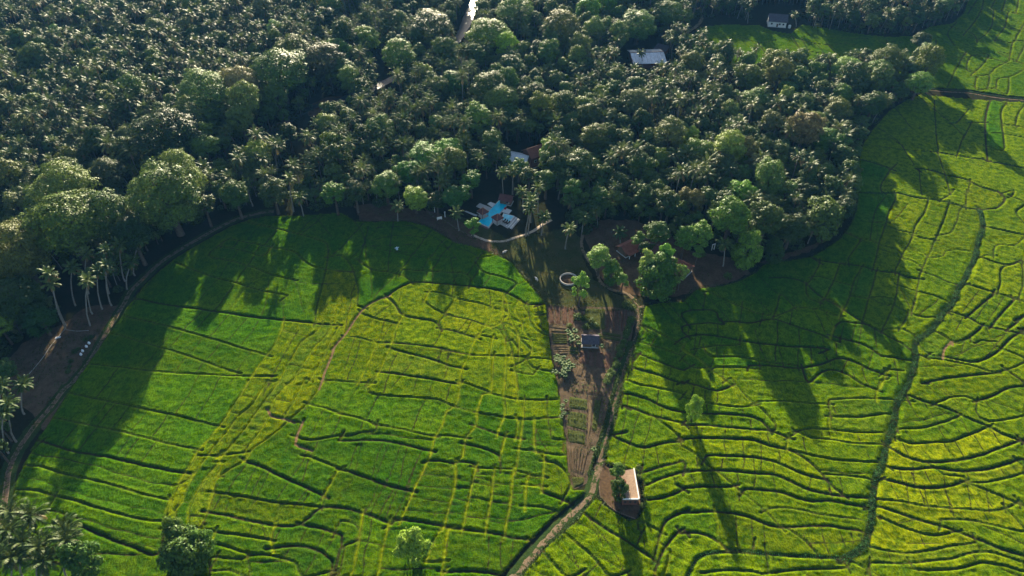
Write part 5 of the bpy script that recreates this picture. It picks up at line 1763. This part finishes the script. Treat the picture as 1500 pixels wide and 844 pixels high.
# swimming pool ------------------------------------------------------
def slab(name, poly, z0, z1, m, parent=None, **kw):
    return MB().prism(poly, z0, z1).build(name, m, parent, **kw)
def zp(s): return [G(*ZP(p)) for p in pts(s)]
o = empty('swimming_pool', G(*ZP((340, 380))) + (0,), 0, 'bright blue swimming pool shaped like a long lane with a wide end', 'swimming pool')
def rel(poly): 
    return [(a - o.location.x, b - o.location.y) for a, b in poly]
lane = zp("440,204 546,238 362,448 300,530 175,474")
slab('basin', rel(zp("436,194 560,234 376,454 304,546 158,480")), -.05, .22, M['concrete'], o)
slab('water', rel(lane), .10, .245, M['pool'], o)
slab('overflow_wall', rel(zp("205,498 300,532 296,560 202,518")), -.05, .17, M['maroon'], o)
t = empty('shallow_pool', G(*ZP((540, 420))) + (0,), 0, 'pale blue shallow pool beside the dark red pavilion', 'swimming pool')
def relt(poly): return [(a - t.location.x, b - t.location.y) for a, b in poly]
slab('basin', relt(zp("484,364 622,398 566,482 452,444")), -.05, .235, M['white'], t)
slab('water', relt(zp("496,374 608,402 560,470 470,438")), .1, .262, M['poolpale'], t)
dk = empty('pool_terrace', G(*ZP((330, 300))) + (0,), 0, 'pale paved terrace wrapped around the blue pool', 'terrace')
def reld(poly): return [(a - dk.location.x, b - dk.location.y) for a, b in poly]
def paved(poly, n, m, z):
    """a terrace quad split into slabs with open joints"""
    a, b, c, d = [np.array(p) for p in poly]
    for i in range(n[0]):
        for j in range(n[1]):
            def Q(u, v): return (a * (1 - u) + b * u) * (1 - v) + (d * (1 - u) + c * u) * v
            g = .03
            u0, u1, v0, v1 = (i + g) / n[0], (i + 1 - g) / n[0], (j + g) / n[1], (j + 1 - g) / n[1]
            slab('paving_slab', [tuple(Q(u0, v0)), tuple(Q(u1, v0)), tuple(Q(u1, v1)), tuple(Q(u0, v1))], -.05, z + rnd.uniform(-.01, .01), m, dk)
paved(reld(zp("145,275 192,236 335,292 292,345")), (4, 3), M['concrete'], .14)
paved(reld(zp("285,246 322,222 392,246 352,290")), (4, 3), M['white'], .17)
paved(reld(zp("152,345 170,352 292,398 236,418")), (5, 2), M['concrete'], .13)
paved(reld(zp("0,335 20,328 170,385 150,400")), (6, 1), M['concrete'], .08)
paved(reld(zp("502,292 590,325 552,370 466,345")), (4, 3), M['white'], .17)
paved(reld(zp("362,448 470,448 575,520 540,548")), (6, 3), M['concrete'], .15)
for i in range(6):
    f0, f1 = i / 6 + .02, (i + 1) / 6 - .03
    a, b = np.array((612, 396)), np.array((692, 440)); c, d = np.array((590, 558)), np.array((512, 518))
    q = [a + (b - a) * f0, a + (b - a) * f1, d + (c - d) * f1, d + (c - d) * f0]
    slab('step', reld([G(*ZP(tuple(p))) for p in q]), -.05, .30 - i * .035, M['concrete'] if i % 2 else M['white'], dk)
def pavilion(cpx, halfpx, label):
    cx, cy_ = G(*ZP(cpx), 2.6)
    e = empty('pool_pavilion', (cx, cy_, 0), R(40), label, 'pavilion')
    w = halfpx
    for sx in (-1, 1):
        for sy in (-1, 1):
            MB().box(sx * w * .8, sy * w * .8, 1.2, .16, .16, 2.4).build('post', M['wood'], e)
    for k in range(4):
        ca, sa = math.cos(k * math.pi / 2), math.sin(k * math.pi / 2)
        b = MB()
        n = 6
        for i in range(n):
            u0, u1 = i / n, (i + 1) / n
            r0, r1 = w * (1 - u0) + .02, w * (1 - u1) + .02
            z0, z1 = 2.3 + 1.7 * u0 + .07, 2.3 + 1.7 * u1
            v = [(-r0, -r0, z0), (r0, -r0, z0), (r1, -r1, z1), (-r1, -r1, z1), (-r0, -r0, z0 - .1), (r0, -r0, z0 - .1)]
            v = [(p[0] * ca - p[1] * sa, p[0] * sa + p[1] * ca, p[2]) for p in v]
            b.add(v, [(0, 1, 2, 3), (4, 5, 1, 0)])
        b.build('roof', M['maroon'], e)
        MB().tube([(w * ca - w * sa, w * sa + w * ca, 2.42), (0, 0, 4.1)], [.09, .09], 5).build('hip_tiles', M['ridge'], e)
    MB().box(0, 0, .3, w * 1.7, w * 1.7, .36).build('floor', M['concrete'], e)
    return e
pavilion((232, 330), 1.6, 'dark red hip roofed pavilion on the wood side of the pool')
pavilion((412, 405), 1.7, 'dark red hip roofed pavilion on the lawn side of the pool')
for i, c in enumerate(((488, 468), (514, 480), (540, 494))):
    x, y = G(*ZP(c))
    e = empty('sun_lounger', (x, y, .14), R(-40), ('first', 'middle', 'last')[i] + ' of the three dark sun loungers below the shallow pool, counted from the pavilion', 'sun lounger', 'dark sun loungers by the pool')
    MB().box(0, 0, .28, .6, 1.5, .10).build('seat', M['black'], e)
    MB().add([(-.3, .75, .25), (.3, .75, .25), (.3, 1.2, .75), (-.3, 1.2, .75), (-.3, .68, .28), (.3, .68, .28), (.3, 1.13, .8), (-.3, 1.13, .8)], [(0, 1, 2, 3), (7, 6, 5, 4), (3, 2, 6, 7), (0, 3, 7, 4), (1, 5, 6, 2)]).build('backrest', M['black'], e)
    for sx in (-.25, .25):
        for sy in (-.65, .65): MB().box(sx, sy, .12, .06, .06, .24).build('leg', M['wood'], e)
x, y = G(*ZP((508, 310)))
e = empty('red_beanbag', (x, y, .17), 0, 'red beanbag on the white deck beside the pool', 'beanbag')
MB().tube([(0, 0, 0), (0, 0, .25), (0, .05, .5), (0, .1, .68)], [.42, .5, .34, .12], 10).build('bag', M['red'], e, True)
MB().tube([(0, .1, .66), (0, .1, .78)], [.08, .04], 6).build('knot', M['red'], e)

# circular pit -------------------------------------------------------
cx, cy_ = G(833, 410)
e = empty('round_pit', (cx, cy_, 0), 0, 'round enclosure of brown soil ringed by a low white wall', 'pit')
n = 40; ro_, ri = 3.0, 2.72
b = MB()
for i in range(n):
    a = 2 * math.pi * i / n
    c, s = math.cos(a), math.sin(a)
    b.v += [(ro_ * c, ro_ * s, -.05), (ro_ * c, ro_ * s, .62), (ri * c, ri * s, .62), (ri * c, ri * s, -.02)]
for i in range(n):
    k0, k1 = i * 4, (i + 1) % n * 4
    b.f += [(k0, k1, k1 + 1, k0 + 1), (k0 + 1, k1 + 1, k1 + 2, k0 + 2), (k0 + 2, k1 + 2, k1 + 3, k0 + 3)]
b.build('ring_wall', M['fence'], e)
MB().add([(2.73 * math.cos(2 * math.pi * i / n), 2.73 * math.sin(2 * math.pi * i / n), .03) for i in range(n)], [tuple(range(n))]).build('soil_floor', M['redsoil'], e)

# brick hut ----------------------------------------------------------
def HT(p): return (850 + p[0] / 7.67, 660 + p[1] / 7.67)
hz = 2.7
c_r = [G(*HT(p), hz) for p in pts("460,235 600,205 662,552 497,552 440,330")]
hx, hy = np.mean([p[0] for p in c_r]), np.mean([p[1] for p in c_r])
e = empty('brick_hut', (hx, hy, -.04), 0, 'flat roofed raw brick hut with white parapet on a red soil islet', 'hut')
A = [(a - hx, b_ - hy) for a, b_ in [G(*HT(p), hz) for p in pts("455,240 598,210 655,545 480,545")]]
MB().prism(A, 0, hz - .12).build('wall', M['brickwall'], e)
B = [(x * 1.04, y * 1.03) for x, y in A]
MB().prism(B, hz - .118, hz + .06).build('roof_slab', M['slab'], e)
def wall_strip(a, b_, z0, z1, th, name, m):
    d = np.array(b_) - np.array(a); L0 = np.linalg.norm(d); rz = math.atan2(d[1], d[0])
    return MB().box((a[0] + b_[0]) / 2, (a[1] + b_[1]) / 2, (z0 + z1) / 2, L0, th, z1 - z0, rz).build(name, m, e)
wall_strip(B[1], B[2], hz + .063, hz + .42, .28, 'parapet', M['white'])
wall_strip((B[2][0] - .15, B[2][1] + .0), (B[3][0] + .0, B[3][1] + .0), hz + .064, hz + .40, .28, 'parapet', M['white'])
for fx in (.18, .5, .82):
    px0 = A[3][0] * (1 - fx) + A[2][0] * fx; py0 = A[3][1] * (1 - fx) + A[2][1] * fx
    wd = MB().box(px0, py0 - .03, 1.45, .72, .08, .95).build('window', M['wood'], e)
    MB().box(px0, py0 - .055, 1.45, .54, .08, .78).build('pane', M['dark'], wd)
for (p, lb) in (((500, 390), 'hatch'), ((522, 440), 'hatch')):
    q = G(*HT(p), hz + .3)
    hb = MB().box(q[0] - hx, q[1] - hy, hz + .22, .85, .75, .34, .25).build('roof_hatch', M['white'], e)
    MB().box(q[0] - hx, q[1] - hy, hz + .37, .55, .5, .10, .25).build('opening', M['dark'], hb)
q = G(*HT((490, 345)), hz)
MB().box(q[0] - hx, q[1] - hy, hz + .2, .8, .9, .3, .3).build('brick_stack', M['brickwall'], e)
# low retaining edge of the islet
edge = [G(*HT(p)) for p in pts("212,400 225,520 300,606 400,684 500,728 620,772")]
wl = empty('retaining_wall', edge[0] + (0,), 0, 'low curved edge wall holding the red soil below the brick hut', 'wall')
for i in range(len(edge) - 1):
    a, b_ = edge[i], edge[i + 1]
    C_ = catmull([a, b_], 1.0)
    for u, v in zip(C_[:-1], C_[1:]):
        d = v - u
        MB().box((u[0] + v[0]) / 2 - edge[0][0], (u[1] + v[1]) / 2 - edge[0][1], .10, np.linalg.norm(d) * .95, .26, .34 + rnd.uniform(-.04, .04), math.atan2(d[1], d[0])).build('stone', M['wood'], wl)

# garden shed --------------------------------------------------------
x, y = G(864, 503)
e = gable_house(x, y, R(-3), 4.6, 3.4, 1.9, 1.2, M['wood'], M['greyroof'], 'dark grey roofed garden shed between the vegetable beds', cat='shed', sheets=6, nwin=1, name='garden_shed', ov=.35)

# vegetable beds -----------------------------------------------------
def bed(poly, m, label, rows=0, T=ZG, hgt=.16, along=0):
    P = [np.array(G(*T(p))) for p in pts(poly)]
    c = sum(P) / 4
    e = empty('vegetable_bed', (c[0], c[1], -.02), 0, label, 'garden bed', 'tilled beds of the kitchen garden')
    P = [p - c for p in P]
    a, b_, c_, d = P
    n = rows or 1
    for i in range(n):
        g = .10 if rows else .02
        u0, u1 = (i + g) / n, (i + 1 - g) / n
        if along: q = [a + (d - a) * u0, b_ + (c_ - b_) * u0, b_ + (c_ - b_) * u1, a + (d - a) * u1]
        else: q = [a + (b_ - a) * u0, a + (b_ - a) * u1, d + (c_ - d) * u1, d + (c_ - d) * u0]
        mid = sum(q) / 4
        # rounded ridge: a raised mesh with a crumbly top
        NU, NV = 10, 14
        b = MB()
        rr = random.Random(i + int(abs(c[0]) * 10))
        for jv in range(NV + 1):
            for iu in range(NU + 1):
                u, v = iu / NU, jv / NV
                p = (q[0] * (1 - u) + q[1] * u) * (1 - v) + (q[3] * (1 - u) + q[2] * u) * v
                k_ = min(1, 6 * min(u, 1 - u, v, 1 - v))
                b.v.append((p[0] + rr.uniform(-.04, .04), p[1] + rr.uniform(-.04, .04), k_ * hgt + (rr.uniform(-.05, .05) if k_ else -.03)))
        for jv in range(NV):
            for iu in range(NU):
                k0 = jv * (NU + 1) + iu
                b.f.append((k0, k0 + 1, k0 + NU + 2, k0 + NU + 1))
        me = b.mesh('soil_ridge', m, True)
        if me.polygons[0].normal.z < 0: me.flip_normals()
        link('soil_ridge', me, e)
    return e
bed("142,112 402,132 398,318 152,282", M['bed_dark'], 'purple brown tilled bed in the upper corner of the garden nearest the round pit', 4)
bed("706,140 832,146 826,365 700,345", M['bed_dark'], 'dark tilled bed east of the grassy garden patch', 4)
bed("836,146 905,150 892,372 832,366", M['bed_dark'], 'narrow dark bed along the upper hedge of the garden', 2)
bed("480,140 698,142 694,342 520,350", M['bed_green'], 'grassy green patch at the top of the garden', 0)
bed("154,290 340,322 332,372 168,366", M['bed_tan'], 'pale weedy strip below the purple brown bed', 2, along=1)
bed("178,378 330,384 338,478 192,480", M['bed_green'], 'green bed striped by narrow furrows west of the banana patch', 5, along=1)
bed("194,492 345,498 345,578 194,582", M['bed_tan'], 'tan bed under the striped green bed', 4, along=1)
bed("350,500 440,504 440,580 350,578", M['bed_green'], 'small bed between the tan bed and the dark middle beds', 2, along=1)
bed("660,358 848,388 838,460 655,428", M['bed_green'], 'olive bed east of the garden shed', 2, along=1)
bed("685,452 770,464 765,548 688,535", M['bed_tan'], 'dry tan bed diagonal from the shed corner', 2)
bed("776,466 842,478 820,558 770,550", M['bed_tan'], 'dry tan bed against the hedge', 1)
bed("450,538 532,545 524,678 432,664", M['bed_dark'], 'first dark bed of the middle row below the shed', 0)
bed("538,545 596,550 590,700 530,685", M['bed_dark'], 'second dark bed of the middle row below the shed', 0)
bed("606,550 680,556 670,715 598,702", M['bed_dark'], 'third dark bed of the middle row below the shed', 0)
bed("686,556 752,562 738,728 678,718", M['bed_dark'], 'last dark bed of the middle row, beside the hedge', 0)
bed("430,685 730,738 700,835 400,785", M['brown'], 'broad mottled bed under the row of dark beds', 4)
bed("190,70 395,95 385,180 165,150", M['brown'], 'brown bed dotted with seedlings in the lower garden', 3, T=ZL)
bed("140,170 262,190 255,262 135,245", M['bed_green'], 'weedy bed with seedlings above the middle of the lower garden', 0, T=ZL)
bed("132,262 255,278 250,385 125,355", M['bed_green'], 'olive bed with rows of small plants in the lower garden', 0, T=ZL)
bed("130,372 248,395 244,472 135,455", M['bed_green'], 'lowest green bed of the garden', 0, T=ZL)
bed("298,190 345,192 312,392 282,385", M['bed_green'], 'narrow green strip along the lower ditch', 0, T=ZL)
bed("268,190 292,190 275,390 254,470", M['bed_tan'], 'bare walking strip between the lower green beds', 0, T=ZL)
bed("130,475 265,495 225,665 150,640", M['brown'], 'brown bed scored by slanting furrows at the foot of the garden', 6, T=ZL)
bed("155,668 238,672 236,712 168,745", M['bed_green'], 'weedy pointed end of the garden', 0, T=ZL)
# seedlings and shrubs
def shrub_mesh(name, seed, n, r, h, size, m, leafy=False):
    rs_ = np.random.RandomState(seed)
    D = rs_.randn(n, 3); D /= np.linalg.norm(D, axis=1, keepdims=True); D[:, 2] = np.abs(D[:, 2])
    P = D * np.array((r, r, h)) * rs_.uniform(.45, 1.05, (n, 1)) + np.array((0, 0, .05))
    V, F = quad_cloud(P, D * .8 + rs_.randn(n, 3) * .6 + np.array((0, 0, .3)), size * rs_.uniform(.6, 1.4, n), .55, rs_)
    return np_mesh(name, V, F, [m])
def banana_meshes(seed, n=9, L0=2.0):
    rr = random.Random(seed)
    out = MB()
    for i in range(n):
        az = i * 2.4 + rr.uniform(-.3, .3); e = rr.uniform(.5, 1.25); Lf = L0 * rr.uniform(.75, 1.1)
        k0 = len(out.v); x = 0; z = 1.0; m = 6
        for j in range(m):
            w = .34 * math.sin(math.pi * min(.97, (j + .35) / m)) + .02
            c, s = math.cos(az), math.sin(az)
            for q, dz in ((-w, -.06), (0, .04), (w, -.06)):
                out.v.append((x * c - q * s, x * s + q * c, z + dz))
            x += math.cos(e) * Lf / m; z += math.sin(e) * Lf / m; e -= .38
        for j in range(m - 1):
            a = k0 + j * 3
            out.f += [(a, a + 1, a + 4, a + 3), (a + 1, a + 2, a + 5, a + 4)]
    st = MB(); st.tube([(0, 0, -.05), (0, 0, 1.15)], [.14, .09], 6)
    return out.mesh('crown', M['banana']), st.mesh('stem', M['bed_green'])
BAN = [banana_meshes(i, 8 + i % 3) for i in range(3)]
SHR = [shrub_mesh('foliage', i, 260, 1.25, 1.5, .36, M['banana']) for i in range(3)]
SEED = [shrub_mesh('seedling', 30 + i, 16, .28, .35, .26, M['banana']) for i in range(3)]
STEM = MB().tube([(0, 0, -.1), (.05, 0, .9)], [.06, .04], 5).mesh('stem', M['bark'])
def banana(px, py, s, label, group=None):
    x, y = G(px, py)
    e = empty('banana_plant', (x, y, -.03), rnd.uniform(0, 6), label, 'banana plant', group)
    e.scale = (s, s, s); k = rnd.randrange(3)
    link('crown', BAN[k][0], e); link('stem', BAN[k][1], e)
def shrub(px, py, s, label, col=None, group=None, name='shrub'):
    x, y = G(px, py)
    e = empty(name, (x, y, -.03), rnd.uniform(0, 6), label, 'shrub', group)
    e.scale = (s, s, s)
    o = link('foliage', SHR[rnd.randrange(3)], e); link('stem', STEM, e)
    if col: o.color = tuple(col) + (1,)
for a in ((846, 466, 1.3, 'tall pale shrub at the top of the garden near the bare tree trunk'), (855, 468, 1.1, 'shrub beside the tall pale shrub at the top of the garden'),
          (866, 472, 1.1, 'green shrub behind the garden shed'), (873, 478, .9, 'small green shrub touching the back of the garden shed'), (858, 480, 1.0, 'round shrub north of the garden shed'),
          (834, 478, .8, 'low shrub west of the tall pale shrub'), (877, 494, .8, 'dark shrub at the east gable of the garden shed'), (861, 507, .45, 'tiny bush in front of the garden shed'),
          (918, 448, 1.4, 'spreading green shrub where the footpath enters the garden'), (926, 452, 1.0, 'shrub beside the spreading green shrub at the garden gate'), (1066, 406, 1.3, 'low brownish shrub on the bare bank'), (1073, 352, 1.1, 'light shrub north of the bare bank'),
          (1028, 374, 1.2, 'yellow green shrub beside the white gate frame'), (941, 742, .7, 'bush against the field side of the brick hut'), (935, 700, .7, 'bush near the rear corner of the brick hut')):
    shrub(*a, col=(.75, .8, .6) if a[1] > 340 else None)
k = 0
for i in range(26):     # hedge beside the ditch
    t = i / 25
    px, py = 926 - 34 * t + rnd.uniform(-3, 3), 466 + 92 * t + rnd.uniform(-2, 2)
    shrub(px, py, rnd.uniform(.55, 1.05), 'pale green shrub in the hedge line between the garden beds and the ditch', col=(.9, .95, .8), group='hedge shrubs along the garden ditch', name='hedge_shrub')
for a in ((835, 494, 1.0), (842, 488, .9), (838, 502, 1.0), (845, 497, .8), (832, 488, .8), (848, 506, .8)):
    banana(*a, 'banana plant in the clump west of the garden shed', 'banana plants west of the shed')
for i in range(22):
    px, py = rnd.uniform(811, 842), rnd.uniform(524, 550)
    banana(px, py + (px - 811) * .25, rnd.uniform(.6, .9), 'banana plant in the dense patch between the rice and the dark beds', 'banana plants in the lower garden patch')
banana(881, 510, .8, 'single banana plant at the corner of the garden shed')
banana(870, 661, .7, 'single pale banana plant beside the lower ditch')
for i, (px, py) in enumerate(((824, 596), (823, 602), (826, 608), (829, 590), (822, 613))):
    banana(px, py, .6, 'small banana plant at the rice edge of the lower garden', 'small banana plants at the rice edge')
cnt = 0
rows_ = [(np.array(ZL((150, 190))), np.array(ZL((245, 205)))), (np.array(ZL((140, 270))), np.array(ZL((250, 290)))), (np.array(ZL((135, 310))), np.array(ZL((248, 330)))), (np.array(ZL((130, 350))), np.array(ZL((246, 375)))),
         (np.array(ZL((200, 100))), np.array(ZL((380, 120)))), (np.array(ZL((190, 130))), np.array(ZL((370, 150)))), (np.array(ZL((180, 160))), np.array(ZL((380, 185)))), (np.array(ZL((150, 225))), np.array(ZL((250, 245)))),
         (np.array(ZL((335, 200))), np.array(ZL((292, 370)))), (np.array(ZL((310, 200))), np.array(ZL((285, 360)))), (np.array(ZL((135, 400))), np.array(ZL((240, 420)))), (np.array(ZL((362, 200))), np.array(ZL((330, 340))))]
for a, b_ in rows_:
    n = 7
    for i in range(n):
        p = a + (b_ - a) * (i + rnd.uniform(-.15, .15)) / (n - 1)
        x, y = G(p[0], p[1])
        o = link('seedling', SEED[rnd.randrange(3)], None, 'pale seedling in the planted rows of the lower garden', 'seedling', 'seedlings in rows in the lower garden', None, (x, y, .10), rnd.uniform(0, 6))
        s = rnd.uniform(.7, 1.2); o.scale = (s, s, s)
# white sacks on the ploughed plot
for i, (px, py) in enumerate(((119, 520), (121.5, 515), (127, 508.5), (131, 503.5))):
    x, y = G(px, py)
    e = empty('sack', (x, y, -.03), rnd.uniform(0, 3), ('lowest', 'second lowest', 'third', 'topmost')[i] + ' white sack of the row standing beside the ploughed plot', 'sack', 'white sacks beside the ploughed plot')
    MB().tube([(0, 0, 0), (0, 0, .2), (0.03, 0, .55), (.05, 0, .75)], [.32, .38, .34, .12], 9).build('bag', M['sack'], e, True)
    MB().tube([(.05, 0, .74), (.08, 0, .86)], [.06, .13], 7).build('tied_neck', M['sack'], e)
for (px, py) in ((115, 512), (110, 516), (126, 498), (104, 530), (102, 538), (100, 545), (134, 495)):
    shrub(px, py, rnd.uniform(.5, .8), 'small bush on the ploughed plot margin near the white sacks', col=(.5, .6, .5), group='bushes on the ploughed plot margin')
x, y = G(85, 494.5)
e = empty('tarpaulin', (x, y, -.02), .3, 'small white tarpaulin at the corner of the ploughed plot', 'tarpaulin')
MB().add([(-.8, -.4, .05), (.7, -.35, .12), (.8, .3, .05), (0, .1, .35), (-.7, .4, .08), (-.8, -.4, 0), (.7, -.35, 0), (.8, .3, 0), (-.7, .4, 0)], [(0, 1, 3), (1, 2, 3), (2, 4, 3), (4, 0, 3), (5, 6, 1, 0), (6, 7, 2, 1), (7, 8, 4, 2), (8, 5, 0, 4)]).build('sheet', M['sack'], e)

# scarecrow like blue cloth figures in the shaded field, cattle on the lawn
x, y = G(582, 368)
e = empty('scarecrow', (x, y, 0), .4, 'pale blue scarecrow standing in the shaded rice', 'scarecrow')
MB().box(0, 0, .9, .08, .08, 1.8).build('pole', M['wood'], e)
MB().box(0, 0, 1.55, 1.5, .07, .07).build('crossbar', M['wood'], e)
MB().tube([(0, 0, .75), (0, 0, 1.2), (0, 0, 1.65)], [.42, .30, .22], 8).build('shirt', M['blue'], e)
MB().tube([(-.75, 0, 1.5), (-.2, 0, 1.58), (.2, 0, 1.58), (.75, 0, 1.5)], [.14, .16, .16, .14], 7).build('sleeves', M['blue'], e)
MB().tube([(0, 0, 1.7), (0, 0, 1.82), (0, 0, 1.98)], [.1, .16, .06], 8).build('head', M['sack'], e)
def cow(px, py, rz, label):
    x, y = G(px, py)
    e = empty('cow', (x, y, -.03), rz, label, 'cow')
    e.scale = (.75, .75, .75)
    me = bpy.data.meshes.new('body')
    J = [(0, 0, 1.12), (.55, 0, 1.15), (1.0, 0, 1.30), (1.35, 0, 1.22), (1.62, 0, 1.02), (-.55, 0, 1.14), (-.85, 0, 1.12), (-.98, 0, .62),
         (.5, .2, .72), (.52, .2, .38), (.5, .2, .02), (.5, -.2, .72), (.52, -.2, .38), (.5, -.2, .02),
         (-.72, .2, .80), (-.82, .2, .42), (-.74, .2, .02), (-.72, -.2, .80), (-.82, -.2, .42), (-.74, -.2, .02)]
    E = [(0, 1), (1, 2), (2, 3), (3, 4), (0, 5), (5, 6), (6, 7), (1, 8), (8, 9), (9, 10), (1, 11), (11, 12), (12, 13), (5, 14), (14, 15), (15, 16), (5, 17), (17, 18), (18, 19)]
    RAD = [.36, .33, .2, .16, .09, .32, .2, .03, .12, .07, .06, .12, .07, .06, .15, .07, .06, .15, .07, .06]
    me.from_pydata(J, E, []); me.materials.append(M['cow'])
    o_ = link('body', me, e)
    o_.modifiers.new('skin', 'SKIN')
    print('skin', len(me.skin_vertices))
    if me.skin_vertices:
        for v, r_ in zip(me.skin_vertices[0].data, RAD): v.radius = (r_, r_)
        me.skin_vertices[0].data[0].use_root = True
    sb = o_.modifiers.new('sub', 'SUBSURF'); sb.levels = sb.render_levels = 1
    for s in (-1, 1):
        MB().tube([(1.3, s * .1, 1.32), (1.28, s * .2, 1.42), (1.34, s * .22, 1.54)], [.04, .03, .01], 5).build('horn', M['fence'], e)
cow(739, 371, .5, 'pale cow on the rough grass by the rice margin')
cow(786, 411, 2.2, 'pale cow lying east of the shaded rice near the round pit')

# ------------------------------------------------------------------ haze
hb = MB().box(0, 2500, (-1.2 + 158) / 2, 9000, 9400, 159.2)
hm = bpy.data.materials.new('haze'); hm.use_nodes = True
hn = hm.node_tree
for n_ in list(hn.nodes):
    if n_.type == 'BSDF_PRINCIPLED': hn.nodes.remove(n_)
pv = hn.nodes.new('ShaderNodeVolumePrincipled')
pv.inputs['Color'].default_value = (.12, .42, 1.0, 1)
pv.inputs['Density'].default_value = 0.00005
pv.inputs['Anisotropy'].default_value = .1
hn.links.new(pv.outputs[0], hn.nodes['Material Output'].inputs['Volume'])
ho = hb.build('haze', hm, None, 'thin bluish haze over the wood', None, None, 'stuff')
